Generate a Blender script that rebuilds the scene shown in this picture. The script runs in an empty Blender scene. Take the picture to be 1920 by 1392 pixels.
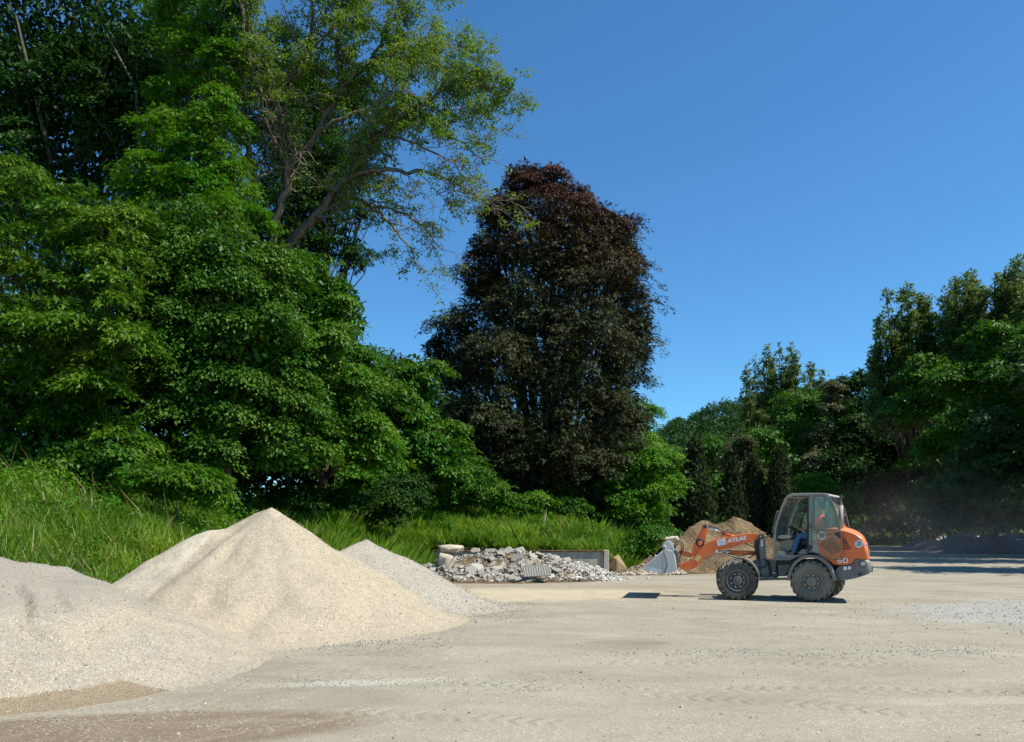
import bpy, bmesh, math, random
import numpy as np
from mathutils import Vector, Matrix, Quaternion
random.seed(7)
sc = bpy.context.scene
COL = sc.collection
# ---------------------------------------------------------------- camera, light, exposure
F = 1500.0; CX = 960.0; HZ = 993.0; CH = 1.65       # focal length / horizon in photo pixels, eye height
cam_d = bpy.data.cameras.new("camera"); cam = bpy.data.objects.new("camera", cam_d); COL.objects.link(cam)
cam.location = (0, 0, CH); cam.rotation_euler = (math.radians(90), 0, 0)
cam_d.sensor_width = 36; cam_d.lens = 36*F/1920
cam_d.shift_y = (HZ-696)/1920
cam_d.clip_start = 0.05; cam_d.clip_end = 5000
sc.camera = cam
SD = Vector((0.66, -0.22, 1.0)).normalized()       # towards the sun
world = bpy.data.worlds.new("World"); sc.world = world; world.use_nodes = True
wn = world.node_tree.nodes; wl = world.node_tree.links; wn.clear()
sky = wn.new('ShaderNodeTexSky'); sky.sky_type = 'NISHITA'; sky.sun_disc = False
sky.sun_elevation = math.asin(SD.z); sky.sun_rotation = math.atan2(SD.x, SD.y)
sky.altitude = 300; sky.air_density = 1.0; sky.dust_density = 0.15; sky.ozone_density = 3.5
hs = wn.new('ShaderNodeHueSaturation'); hs.inputs['Saturation'].default_value = 1.05
mm = wn.new('ShaderNodeMix'); mm.data_type = 'RGBA'; mm.blend_type = 'MULTIPLY'; mm.inputs[0].default_value = 1; mm.inputs[7].default_value = (.64, 1.11, 1.32, 1)
bg = wn.new('ShaderNodeBackground'); bg.inputs[1].default_value = 0.09
wo = wn.new('ShaderNodeOutputWorld')
wl.new(sky.outputs[0], hs.inputs['Color']); wl.new(hs.outputs[0], mm.inputs[6]); wl.new(mm.outputs[2], bg.inputs[0]); wl.new(bg.outputs[0], wo.inputs[0])
sun_d = bpy.data.lights.new("sun", 'SUN'); sun_d.energy = 5.0; sun_d.angle = math.radians(0.5); sun_d.color = (1.0, 0.94, 0.84)
sun = bpy.data.objects.new("sun", sun_d); COL.objects.link(sun)
sun.rotation_euler = (-SD).to_track_quat('-Z', 'Y').to_euler(); sun.location = SD*60
sc.view_settings.view_transform = 'Standard'; sc.view_settings.look = 'None'
sc.view_settings.exposure = 0.5; sc.view_settings.gamma = 1.0; sc.view_settings.use_curve_mapping = False
sc.render.engine = 'CYCLES'
sc.cycles.use_denoising = True
sc.cycles.max_bounces = 5; sc.cycles.diffuse_bounces = 2; sc.cycles.glossy_bounces = 2
sc.cycles.transmission_bounces = 4; sc.cycles.transparent_max_bounces = 8; sc.cycles.volume_bounces = 0

# ---------------------------------------------------------------- helpers
def W(px, py, Y):
    return np.array([(px-CX)/F*Y, Y, CH+(HZ-py)/F*Y])

class NT:
    def __init__(s, name):
        s.m = bpy.data.materials.new(name); s.m.use_nodes = True
        s.n = s.m.node_tree.nodes; s.l = s.m.node_tree.links; s.n.clear()
        s.out = s.n.new('ShaderNodeOutputMaterial')
    def new(s, t, **kw):
        x = s.n.new(t)
        for k, v in kw.items(): setattr(x, k, v)
        return x
    def put(s, sock, v):
        if hasattr(v, 'is_output') or isinstance(v, bpy.types.NodeSocket): s.l.new(v, sock)
        elif isinstance(v, (tuple, list)) and sock.type == 'RGBA' and len(v) == 3: sock.default_value = (*v, 1)
        else: sock.default_value = v
    def pos(s): return s.new('ShaderNodeNewGeometry').outputs['Position']
    def obj(s): return s.new('ShaderNodeTexCoord').outputs['Object']
    def rnd(s): return s.new('ShaderNodeObjectInfo').outputs['Random']
    def attr(s, name): return s.new('ShaderNodeAttribute', attribute_name=name).outputs['Fac']
    def mapping(s, v, scale=(1,1,1), rot=(0,0,0), loc=(0,0,0)):
        x = s.new('ShaderNodeMapping'); s.put(x.inputs[0], v); x.inputs['Scale'].default_value = scale
        x.inputs['Rotation'].default_value = rot; x.inputs['Location'].default_value = loc; return x.outputs[0]
    def noise(s, v, scale, detail=4, rough=.55, dist=0):
        x = s.new('ShaderNodeTexNoise'); s.put(x.inputs['Vector'], v); x.inputs['Scale'].default_value = scale
        x.inputs['Detail'].default_value = detail; x.inputs['Roughness'].default_value = rough; x.inputs['Distortion'].default_value = dist
        return x.outputs['Fac']
    def voro(s, v, scale, feature='F1', out='Color', rand=1):
        x = s.new('ShaderNodeTexVoronoi', feature=feature); s.put(x.inputs['Vector'], v); x.inputs['Scale'].default_value = scale
        x.inputs['Randomness'].default_value = rand
        return x.outputs[out]
    def math(s, op, a, b=0.0, clamp=False):
        x = s.new('ShaderNodeMath', operation=op, use_clamp=clamp); s.put(x.inputs[0], a); s.put(x.inputs[1], b); return x.outputs[0]
    def ramp(s, f, stops, interp='LINEAR'):
        x = s.new('ShaderNodeValToRGB'); x.color_ramp.interpolation = interp
        e = x.color_ramp.elements
        while len(e) < len(stops): e.new(0.5)
        for q, (p, c) in zip(e, stops):
            q.position = p; q.color = (*c, 1) if isinstance(c, (tuple, list)) else (c, c, c, 1)
        s.put(x.inputs[0], f); return x.outputs[0]
    def mix(s, f, a, b, mode='MIX'):
        x = s.new('ShaderNodeMix', data_type='RGBA', blend_type=mode); s.put(x.inputs[0], f); s.put(x.inputs[6], a); s.put(x.inputs[7], b); return x.outputs[2]
    def sep(s, v):
        x = s.new('ShaderNodeSeparateXYZ'); s.put(x.inputs[0], v); return x.outputs
    def bump(s, h, strength=.5, dist=.02, nrm=None):
        x = s.new('ShaderNodeBump'); s.put(x.inputs['Height'], h); x.inputs['Strength'].default_value = strength; x.inputs['Distance'].default_value = dist
        if nrm is not None: s.put(x.inputs['Normal'], nrm)
        return x.outputs[0]
    def bsdf(s, color, rough=.6, metal=0.0, spec=.5, normal=None, trans=0.0, alpha=None):
        x = s.new('ShaderNodeBsdfPrincipled'); s.put(x.inputs['Base Color'], color); s.put(x.inputs['Roughness'], rough)
        s.put(x.inputs['Metallic'], metal); s.put(x.inputs['Specular IOR Level'], spec); s.put(x.inputs['Transmission Weight'], trans)
        if normal is not None: s.put(x.inputs['Normal'], normal)
        if alpha is not None: s.put(x.inputs['Alpha'], alpha)
        return x.outputs[0]
    def done(s, sh): s.l.new(sh, s.out.inputs[0]); return s.m

def tag(o, label=None, cat=None, group=None, kind=None):
    if label: o['label'] = label
    if cat: o['category'] = cat
    if group: o['group'] = group
    if kind: o['kind'] = kind
    return o
def empty(name, loc, label=None, cat=None, group=None):
    o = bpy.data.objects.new(name, None); COL.objects.link(o); o.location = loc; o.empty_display_size = .2
    return tag(o, label, cat, group)
def link(name, me, parent=None, local=False):
    o = bpy.data.objects.new(name, me); COL.objects.link(o)
    if parent is not None:
        o.parent = parent
        if not local: o.matrix_parent_inverse = Matrix.Translation(-Vector(parent.location))
    return o
def npmesh(name, V, Fs, mat, attrs=None, smooth=True):
    """V (n,3); Fs (m,k)"""
    V = np.ascontiguousarray(V, dtype=np.float32); Fs = np.ascontiguousarray(Fs, dtype=np.int32)
    me = bpy.data.meshes.new(name); n, k = Fs.shape
    me.vertices.add(len(V)); me.vertices.foreach_set('co', V.ravel())
    me.loops.add(n*k); me.loops.foreach_set('vertex_index', Fs.ravel())
    me.polygons.add(n); me.polygons.foreach_set('loop_start', np.arange(0, n*k, k, dtype=np.int32))
    try: me.polygons.foreach_set('loop_total', np.full(n, k, dtype=np.int32))
    except Exception: pass
    if attrs:
        for an, av in attrs.items():
            a = me.attributes.new(an, 'FLOAT', 'FACE' if len(av) == n else 'POINT'); a.data.foreach_set('value', np.ascontiguousarray(av, dtype=np.float32))
    me.update(calc_edges=True)
    if not smooth: me.shade_flat()
    me.materials.append(mat)
    return me
# value noise for geometry
_rs = np.random.default_rng(3); _G = _rs.random((64, 64)).astype(np.float64)
def vnoise(x, y, f=1.0, seed=0):
    x = np.asarray(x)*f+seed*17.3; y = np.asarray(y)*f+seed*9.1
    xi = np.floor(x).astype(int); yi = np.floor(y).astype(int); u = x-xi; v = y-yi
    u = u*u*(3-2*u); v = v*v*(3-2*v)
    g = lambda a, b: _G[a & 63, b & 63]
    return (g(xi, yi)*(1-u)+g(xi+1, yi)*u)*(1-v)+(g(xi, yi+1)*(1-u)+g(xi+1, yi+1)*u)*v
def fbm(x, y, f=1.0, o=4, seed=0):
    s = 0; a = 1; t = 0
    for i in range(o): s = s+a*vnoise(x, y, f*2**i, seed+i*3); t += a; a *= .5
    return s/t

# ---------------------------------------------------------------- materials
def leaf_mat(name, dark, light, trans=.3, top=None, z0=0, z1=1, rough=.5, spec=.22, yellow=None):
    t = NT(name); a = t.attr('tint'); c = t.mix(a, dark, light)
    n = t.noise(t.pos(), .55, 3, .6); hv = t.new('ShaderNodeHueSaturation'); t.put(hv.inputs['Color'], c)      # boughs differ a little in hue and depth of colour
    t.put(hv.inputs['Hue'], t.math('ADD', .5, t.math('MULTIPLY', t.math('SUBTRACT', n, .5), -.13))); t.put(hv.inputs['Value'], t.math('ADD', 1.0, t.math('MULTIPLY', t.math('SUBTRACT', n, .5), 1.1))); t.put(hv.inputs['Saturation'], t.math('SUBTRACT', 1.1, t.math('MULTIPLY', n, .12))); c = hv.outputs[0]
    if top is not None:
        z = t.sep(t.pos())[2]; n = t.noise(t.pos(), .35, 2)
        h = t.math('DIVIDE', t.math('SUBTRACT', t.math('ADD', z, t.math('MULTIPLY', n, (z1-z0)*.9)), z0+(z1-z0)*.45), (z1-z0), True)
        c = t.mix(h, c, t.mix(a, top[0], top[1]))
    p = t.bsdf(c, rough, 0, spec)
    tr = t.new('ShaderNodeBsdfTranslucent'); t.put(tr.inputs[0], t.mix(.5, c, yellow or (light[0]*1.9, light[1]*1.7, light[2]*.8)))
    m = t.new('ShaderNodeMixShader'); m.inputs[0].default_value = trans; t.l.new(p, m.inputs[1]); t.l.new(tr.outputs[0], m.inputs[2])
    return t.done(m.outputs[0])
M = {}
M['leaf_mid'] = leaf_mat('leaf green', (.026, .088, .006), (.066, .17, .011), .24)
M['leaf_bright'] = leaf_mat('leaf bright green', (.040, .125, .007), (.09, .22, .012))
M['leaf_maple'] = leaf_mat('leaf yellow green', (.03, .086, .005), (.078, .165, .011), .22)
M['leaf_horn'] = leaf_mat('leaf cool green', (.026, .085, .007), (.074, .165, .016), .24)
M['leaf_dark'] = leaf_mat('leaf dark green', (.012, .04, .006), (.03, .08, .011), .2, spec=.12)
M['leaf_ash'] = leaf_mat('leaf olive', (.06, .13, .012), (.14, .24, .025), .35)
M['leaf_copper'] = leaf_mat('leaf copper maple', (.020, .032, .009), (.050, .066, .022), .12, ((.040, .012, .006), (.082, .026, .013)), 11.5, 20, .6, .22, (.09, .035, .015))
M['leaf_poplar'] = leaf_mat('leaf poplar', (.04, .085, .014), (.125, .185, .05), .35)
M['leaf_far'] = leaf_mat('leaf far green', (.024, .055, .012), (.055, .105, .022), .25)
M['leaf_conifer'] = leaf_mat('conifer scale', (.014, .026, .010), (.036, .05, .018), .05, rough=.8, spec=.1)
M['leaf_brown'] = leaf_mat('leaf dull brown green', (.07, .085, .03), (.13, .13, .06), .2)
M['flower'] = leaf_mat('cream blossom', (.5, .5, .32), (.65, .63, .45), .2)
M['grass'] = leaf_mat('grass blades', (.08, .18, .014), (.21, .335, .04), .42, None, 0, 1, .5, .3)
M['straw'] = leaf_mat('dry grass blades', (.26, .23, .10), (.4, .36, .18), .25)

def m_bark(g=1.0):
    t = NT('bark'); p = t.mapping(t.obj(), (1, 1, .25)); n = t.noise(p, 9, 5, .65); n2 = t.noise(t.obj(), 1.2, 2)
    c = t.mix(n2, t.ramp(n, [(.3, (.05*g, .038*g, .026*g)), (.7, (.2*g, .155*g, .11*g))]), t.ramp(n, [(.3, (.035, .035, .022)), (.7, (.12, .12, .08))]))
    return t.done(t.bsdf(c, .9, 0, .2, t.bump(n, .8, .04)))
M['bark'] = m_bark()
M['bark_pale'] = m_bark(1.9)

def m_ground():
    t = NT('compacted gravel ground'); P = t.pos(); x, y, z = t.sep(P)
    st = t.mapping(P, (.30, .62, 1), (0, 0, math.radians(-22)))
    n1 = t.noise(st, 1.3, 5, .6, .6); n2 = t.noise(P, .22, 4, .6); n3 = t.noise(P, 2.6, 6, .7); n4 = t.noise(P, 38, 3, .7)
    c = t.ramp(t.math('ADD', t.math('MULTIPLY', n1, .6), t.math('MULTIPLY', n2, .4)), [(.36, (.24, .217, .158)), (.5, (.305, .276, .204)), (.64, (.355, .326, .246))])
    def mask(cx, cy, a, b, rot=0, soft=.6, nz=1.1):
        dx = t.math('SUBTRACT', x, cx); dy = t.math('SUBTRACT', y, cy)
        cr, sr = math.cos(rot), math.sin(rot)
        u = t.math('ADD', t.math('MULTIPLY', dx, cr/a), t.math('MULTIPLY', dy, sr/a)); v = t.math('ADD', t.math('MULTIPLY', dx, -sr/b), t.math('MULTIPLY', dy, cr/b))
        r = t.math('ADD', t.math('POWER', u, 2), t.math('POWER', v, 2))
        e = t.math('ADD', t.math('SUBTRACT', 1.0, r), t.math('MULTIPLY', t.math('SUBTRACT', n3, .5), nz*2))
        e = t.math('ADD', e, t.math('MULTIPLY', t.math('SUBTRACT', n1, .5), nz*1.5))
        return t.math('DIVIDE', e, soft, True)
    c = t.mix(t.math('MULTIPLY', mask(11.5, 15.5, 4.6, 3.4), .75), c, (.33, .345, .32))       # blue-grey chippings
    c = t.mix(t.math('MULTIPLY', mask(0.8, 20.6, 3.6, 2.4, .15), .8), c, (.52, .44, .295))       # yellow sand strip
    c = t.mix(t.math('MULTIPLY', mask(3.5, 22.8, 3.6, .9, .1), .7), c, (.30, .235, .14))
    c = t.mix(t.math('MULTIPLY', mask(-3.3, 6.5, 2.3, .78, .2, .35, .28), .95), c, (.17, .13, .08))     # damp edge
    c = t.mix(t.math('MULTIPLY', mask(1.7, 11.6, .75, .3, 0, .5, .5), .6), c, (.2, .155, .1))
    c = t.mix(t.math('MULTIPLY', mask(5.1, 6.7, .35, .12, .1, .5, .5), .8), c, (.13, .11, .08)); c = t.mix(t.math('MULTIPLY', mask(4.6, 7.7, 1.5, .2, .1, .6, .6), .5), c, (.42, .37, .27)); c = t.mix(t.math('MULTIPLY', mask(-1.7, 8.6, 1.5, .22, .2, .8, .8), .55), c, (.50, .475, .4))    # pale chipping ribbons
    c = t.mix(t.math('MULTIPLY', mask(-1.2, 14.9, 1.2, .16, .1), .7), c, (.19, .15, .1))
    c = t.mix(t.math('MULTIPLY', mask(-.2, 16.1, .8, .12, .1), .7), c, (.19, .15, .1))
    # turning arcs of tyres: noise stretched along circles
    def arcs(cx, cy, fr, fa, sc_, seed):
        dx = t.math('SUBTRACT', x, cx); dy = t.math('SUBTRACT', y, cy)
        rr_ = t.math('SQRT', t.math('ADD', t.math('MULTIPLY', dx, dx), t.math('MULTIPLY', dy, dy))); an = t.math('ARCTAN2', dy, dx)
        cb = t.new('ShaderNodeCombineXYZ'); t.put(cb.inputs[0], t.math('MULTIPLY', rr_, fr)); t.put(cb.inputs[1], t.math('MULTIPLY', an, fa)); cb.inputs[2].default_value = seed
        return t.noise(cb.outputs[0], sc_, 5, .68, .35)
    s = arcs(-3, -9, 1.9, 5.5, 1.0, 1.0); s3 = arcs(17, 27, 1.6, 6.0, 1.0, 4.0); s4 = arcs(9, -3, 3.4, 3.5, 1.0, 8.0)
    c = t.mix(t.ramp(s, [(.5, .0), (.66, .25)]), c, (.39, .355, .27))
    c = t.mix(t.ramp(s3, [(.5, .0), (.68, .3)]), c, (.24, .205, .15))
    c = t.mix(t.ramp(s4, [(.52, .0), (.68, .28)]), c, (.39, .35, .265))
    # treaded tyre tracks: chevron ribs pressed along circles
    trk = None; tn = t.noise(P, .55, 3, .6)
    for (cx, cy, R_, w_) in ((-3.5, -6.0, 13.4, .17), (-3.5, -6.0, 14.9, .17), (13.5, 19.5, 13.2, .16), (13.5, 19.5, 11.6, .16), (2.0, -9.5, 19.3, .17), (2.0, -9.5, 17.8, .17)):
        dx = t.math('SUBTRACT', x, cx); dy = t.math('SUBTRACT', y, cy)
        rr_ = t.math('SQRT', t.math('ADD', t.math('MULTIPLY', dx, dx), t.math('MULTIPLY', dy, dy))); an = t.math('ARCTAN2', dy, dx)
        q = t.math('SUBTRACT', rr_, R_); aq = t.math('ABSOLUTE', q)
        band = t.math('DIVIDE', t.math('SUBTRACT', w_, aq), .03, True)
        rib = t.math('SINE', t.math('ADD', t.math('MULTIPLY', an, R_*6.283/.17), t.math('MULTIPLY', aq, 22.0)))
        k_ = t.math('MULTIPLY', band, t.math('ADD', .35, t.math('MULTIPLY', rib, .65))); trk = k_ if trk is None else t.math('MAXIMUM', trk, k_)
    trk = t.math('MULTIPLY', trk, t.math('MULTIPLY', t.ramp(tn, [(.46, 0.0), (.56, 1.0)]), t.ramp(n3, [(.35, .2), (.55, 1.0)])))
    c = t.mix(t.math('MULTIPLY', trk, .3), c, (.22, .19, .14))
    n6 = t.noise(P, .9, 4, .6, .8); c = t.mix(t.ramp(n6, [(.55, 0.0), (.68, .45)]), c, (.24, .195, .13))
    # chippings: speckle per cell
    v = t.voro(P, 62); vs = t.sep(v)[0]
    dens = t.math('ADD', t.math('MULTIPLY', n1, .5), t.math('MULTIPLY', n3, .5))
    k = t.math('MULTIPLY', t.ramp(vs, [(.86, 0.0), (.9, 1.0)]), t.ramp(dens, [(.42, .08), (.6, .5)]))
    c = t.mix(k, c, (.62, .6, .53))
    k2 = t.math('MULTIPLY', t.ramp(t.sep(v)[1], [(.93, 0.0), (.96, .6)]), t.ramp(dens, [(.38, .1), (.6, .8)]))
    c = t.mix(k2, c, (.13, .115, .09))
    c = t.mix(t.ramp(n4, [(.3, .22), (.7, 0.0)]), c, (.2, .175, .13))
    d = t.voro(P, 62, out='Distance'); h = t.math('ADD', t.math('MULTIPLY', n4, .6), t.math('MULTIPLY', d, -.5))
    nb = t.bump(t.math('SUBTRACT', h, t.math('MULTIPLY', trk, 1.6)), .6, .014); nb = t.bump(n3, .35, .05, nb)
    return t.done(t.bsdf(c, .95, 0, .15, nb))
M['ground'] = m_ground()

def m_gravel(name, a, b, speck, cell=75, wet=None, grey=None, fine=None):
    t = NT(name); P = t.pos(); n = t.noise(P, .8, 4, .6); n2 = t.noise(P, 5, 5, .7); v = t.voro(P, cell); s = t.sep(v)
    c = t.mix(t.ramp(n, [(.35, 0.0), (.65, 1.0)]), a, b)
    c = t.mix(t.math('MULTIPLY', s[0], .5), c, t.mix(s[1], (a[0]*.55, a[1]*.53, a[2]*.5), speck))
    c = t.mix(t.ramp(s[2], [(.9, 0.0), (.94, .8)]), c, speck)
    n5 = t.noise(P, 17, 4, .75); c = t.mix(t.ramp(n5, [(.3, .45), (.5, 0.0)]), c, (a[0]*.45, a[1]*.42, a[2]*.38))
    c = t.mix(t.ramp(n2, [(.25, .35), (.5, 0.0)]), c, (a[0]*.6, a[1]*.58, a[2]*.55))
    if grey:      # greyer towards the top of the heap, broken up by noise
        z = t.sep(P)[2]; e = t.math('MULTIPLY', t.math('DIVIDE', t.math('SUBTRACT', t.math('ADD', z, t.math('MULTIPLY', n, .9)), 1.02), .22, True), t.ramp(n2, [(.3, .25), (.55, .85)])); c = t.mix(e, c, grey)
    if wet:
        z = t.sep(P)[2]; y = t.sep(P)[1]
        e = t.math('ADD', t.math('MULTIPLY', z, -1.0), t.math('ADD', .115, t.math('MULTIPLY', t.math('SUBTRACT', n2, .5), .12)))
        e = t.math('MULTIPLY', t.math('DIVIDE', e, .02, True), t.math('LESS_THAN', y, 8.2))
        c = t.mix(t.math('MULTIPLY', e, .8), c, t.mix(s[0], (.17, .125, .072), (.31, .24, .15)))
    if fine:      # smooth slipped sand on the left shoulder
        px_, py_, pz_ = t.sep(P); e = t.math('SUBTRACT', t.math('ADD', -5.92, t.math('MULTIPLY', pz_, .48)), t.math('ADD', px_, t.math('MULTIPLY', n2, .35))); e = t.math('DIVIDE', t.math('ADD', e, .18), .06, True)
        e = t.math('MULTIPLY', e, t.math('DIVIDE', t.math('SUBTRACT', pz_, t.math('ADD', .3, t.math('MULTIPLY', n, .5))), .1, True)); st_ = t.noise(t.mapping(P, (9, 9, 1.2)), 1.0, 4, .6)
        c = t.mix(t.math('MULTIPLY', e, .85), c, t.mix(t.ramp(st_, [(.4, 0.0), (.65, 1.0)]), fine, (fine[0]*.78, fine[1]*.76, fine[2]*.73)))
    d = t.voro(P, cell, out='Distance')
    nb = t.bump(d, .9, .012); nb = t.bump(t.noise(P, 14, 4, .7), .5, .03, nb)
    return t.done(t.bsdf(c, .95, 0, .15, nb))
M['gravel_cream'] = m_gravel('cream gravel', (.435, .372, .262), (.39, .338, .24), (.62, .56, .43), fine=(.53, .475, .36))
M['gravel_grey'] = m_gravel('pale grey gravel', (.38, .345, .272), (.33, .306, .25), (.60, .56, .47))
M['gravel_near'] = m_gravel('mixed cream gravel', (.41, .358, .258), (.335, .30, .235), (.62, .57, .45), 85, True, (.29, .268, .225))
M['gravel_dark'] = m_gravel('shade-darkened gravel', (.10, .10, .105), (.075, .075, .085), (.24, .24, .26), 22)  # grey gravel; base colour lowered to stand in for deep tree shade

def m_soil(name, a, b, c3, sc_=1.0):
    t = NT(name); P = t.pos(); n = t.noise(P, .9*sc_, 5, .65, .5); n2 = t.noise(P, 7*sc_, 5, .7); v = t.sep(t.voro(P, 34*sc_))
    c = t.ramp(n, [(.32, a), (.5, b), (.68, c3)]); c = t.mix(t.ramp(n2, [(.35, .55), (.6, 0.0)]), c, (a[0]*.5, a[1]*.5, a[2]*.5))
    c = t.mix(t.ramp(v[0], [(.93, 0.0), (.96, .5)]), c, (.4, .34, .24))
    return t.done(t.bsdf(c, .95, 0, .1, t.bump(n2, .9, .08)))
M['soil'] = m_soil('brown soil', (.08, .056, .032), (.165, .115, .062), (.30, .22, .12))
M['bank'] = m_soil('bank earth', (.02, .028, .008), (.03, .045, .012), (.05, .06, .018))
def m_concrete(name, a, b, stain, vary=False):
    t = NT(name); P = t.obj(); n = t.noise(P, 1.7, 5, .65); n2 = t.noise(t.mapping(P, (6, 6, .8)), 1.5, 4, .6); n3 = t.noise(P, 26, 3, .7)
    c = t.ramp(n, [(.3, a), (.7, b)]); c = t.mix(t.ramp(n2, [(.5, 0.0), (.66, .7)]), c, stain)
    if vary: c = t.mix(.75, c, t.ramp(t.rnd(), [(0, (.16, .158, .145)), (.25, (.26, .25, .215)), (.5, (.36, .335, .275)), (.72, (.22, .215, .20)), (.86, (.34, .28, .18)), (1, (.46, .43, .36))]))
    c = t.mix(t.math('MULTIPLY', n3, .25), c, (a[0]*.5, a[1]*.5, a[2]*.5))
    return t.done(t.bsdf(c, .9, 0, .2, t.bump(n3, .5, .01)))
M['concrete'] = m_concrete('old concrete', (.40, .355, .27), (.56, .505, .40), (.27, .21, .14))
M['slab'] = m_concrete('broken concrete', (.36, .34, .29), (.46, .44, .38), (.4, .36, .28), True)
M['plaster'] = m_concrete('white plaster rubble', (.48, .46, .40), (.64, .615, .55), (.42, .37, .29))
M['sandrock'] = m_concrete('yellow sandstone', (.22, .16, .08), (.33, .25, .13), (.3, .22, .12))
M['beige'] = m_concrete('beige block', (.46, .40, .29), (.58, .52, .40), (.42, .35, .24))

def m_paint(name, col, dirt, rough=.42, amount=.5, metal=0.0):
    t = NT(name); P = t.pos(); n = t.noise(P, 2.2, 5, .65); n2 = t.noise(P, 17, 4, .7); z = t.sep(t.new('ShaderNodeNewGeometry').outputs['Normal'])[2]
    d = t.math('MULTIPLY', t.ramp(t.math('ADD', t.math('MULTIPLY', n, .6), t.math('MULTIPLY', n2, .4)), [(.38, 0.0), (.68, 1.0)]), amount)
    d = t.math('ADD', d, t.math('MULTIPLY', t.math('POWER', t.math('MAXIMUM', z, 0.0), 2), amount*1.1), True)
    c = t.mix(d, col, dirt); r = t.math('ADD', rough, t.math('MULTIPLY', d, .4), True)
    return t.done(t.bsdf(c, r, metal, .45, t.bump(n2, .12, .01)))
DUST = (.36, .315, .235)
M['orange'] = m_paint('orange paint', (.86, .150, .022), (.52, .30, .17), .35, .24)
M['grey'] = m_paint('grey machine paint', (.125, .13, .125), DUST, .5, .5)
M['darkgrey'] = m_paint('dark grey machine paint', (.06, .064, .062), DUST, .5, .42)
M['cabgrey'] = m_paint('warm grey cab paint', (.30, .29, .26), DUST, .5, .5)
M['palegrey'] = m_paint('pale panel paint', (.52, .56, .52), DUST, .45, .3)
M['steel'] = m_paint('worn bucket steel', (.50, .49, .47), (.58, .55, .49), .45, .5, .15)
M['steel_worn'] = m_paint('polished edge steel', (.62, .62, .63), (.6, .58, .54), .35, .4, .4)
M['black'] = m_paint('black plastic', (.012, .012, .013), DUST, .5, .16)
M['chrome'] = m_paint('chrome rod', (.75, .76, .78), (.5, .48, .45), .15, .15, 1.0)
M['tyre'] = m_paint('tyre rubber', (.028, .027, .025), (.19, .168, .13), .75, .8)
M['tyre_dusty'] = m_paint('dusty tyre rubber', (.11, .10, .082), (.28, .25, .195), .8, 1.0)
M['rim'] = m_paint('rim grey', (.085, .085, .082), (.24, .215, .175), .5, .5)
M['rim_dusty'] = m_paint('dusty rim', (.16, .145, .12), (.30, .265, .205), .6, .8)
M['white'] = m_paint('white sticker', (.8, .8, .78), (.6, .57, .5), .5, .25)
M['blacktext'] = m_paint('black print', (.02, .02, .02), DUST, .5, .1)
M['bluetext'] = m_paint('blue print', (.04, .13, .2), DUST, .5, .1)
M['yellow'] = m_paint('yellow sticker', (.75, .60, .16), DUST, .5, .3)
M['red'] = m_paint('red lens', (.45, .03, .02), DUST, .3, .15)
M['lamp'] = m_paint('lamp glass', (.55, .55, .55), DUST, .2, .2)
M['beige_plastic'] = m_paint('beige interior plastic', (.42, .385, .30), DUST, .6, .4)
M['hose'] = m_paint('rubber hose', (.012, .012, .012), DUST, .55, .12)
M['jeans'] = m_paint('blue denim', (.075, .15, .30), (.2, .27, .38), .85, .5)
M['shirt'] = m_paint('red shirt', (.8, .015, .03), (.6, .03, .03), .85, .2)
M['skin'] = m_paint('skin', (.45, .26, .18), (.4, .22, .15), .6, .2)
M['hair'] = m_paint('dark hair', (.03, .02, .014), (.05, .035, .025), .7, .2)
M['shoe'] = m_paint('tan leather', (.23, .12, .06), (.3, .2, .12), .6, .4)
M['glove'] = m_paint('dark glove', (.02, .02, .022), DUST, .7, .2)
def m_glass(name, dust, tint=(.75, .8, .78)):
    t = NT(name); P = t.pos(); n = t.noise(P, 3, 4, .6); f = t.new('ShaderNodeFresnel'); f.inputs[0].default_value = 1.45
    tr = t.new('ShaderNodeBsdfTransparent'); t.put(tr.inputs[0], tint)
    gl = t.new('ShaderNodeBsdfGlossy'); gl.inputs['Roughness'].default_value = .03; gl.inputs[0].default_value = (1, 1, 1, 1)
    df = t.new('ShaderNodeBsdfDiffuse'); t.put(df.inputs[0], (.42, .40, .34))
    m1 = t.new('ShaderNodeMixShader'); t.l.new(f.outputs[0], m1.inputs[0]); t.l.new(tr.outputs[0], m1.inputs[1]); t.l.new(gl.outputs[0], m1.inputs[2])
    m2 = t.new('ShaderNodeMixShader'); t.l.new(t.math('MULTIPLY', t.ramp(n, [(.3, .5), (.7, 1.0)]), dust), m2.inputs[0]); t.l.new(m1.outputs[0], m2.inputs[1]); t.l.new(df.outputs[0], m2.inputs[2])
    return t.done(m2.outputs[0])
M['glass'] = m_glass('cab glass', .022, (.95, .96, .96))
M['glass_dusty'] = m_glass('dusty cab glass', .26, (.93, .94, .93))
# ---------------------------------------------------------------- ground sheet
def ground_z(x, y):
    x = np.asarray(x, float); y = np.asarray(y, float)
    return (fbm(x, y, .35, 4, 2)-.5)*.05*np.clip((y-2)/6, 0.2, 1)*np.clip(1.4-np.abs(y)/160, 0, 1)+(fbm(x, y, 2.1, 3, 5)-.5)*.022
def flat_loader(x, y, z):       # keep the stand of the loader level
    d = np.hypot((x-6.4)/4.0, (y-19)/3.0); k = np.clip((1.5-d)/.5, 0, 1); return z*(1-k)
def gz(x, y): return flat_loader(np.asarray(x, float), np.asarray(y, float), ground_z(x, y))
ys = np.concatenate([np.linspace(-60, 1.5, 20), 2*np.exp(np.linspace(0, math.log(1500/2), 240))])
u = np.linspace(-1, 1, 181); xs0 = np.sign(u)*(np.abs(u)**1.7)
X = np.concatenate([[max(70, abs(y)*1.6)*xs0] for y in ys]); Y = np.repeat(ys[:, None], len(u), 1)
Z = gz(X, Y); V = np.stack([X, Y, Z], -1).reshape(-1, 3)
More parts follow.
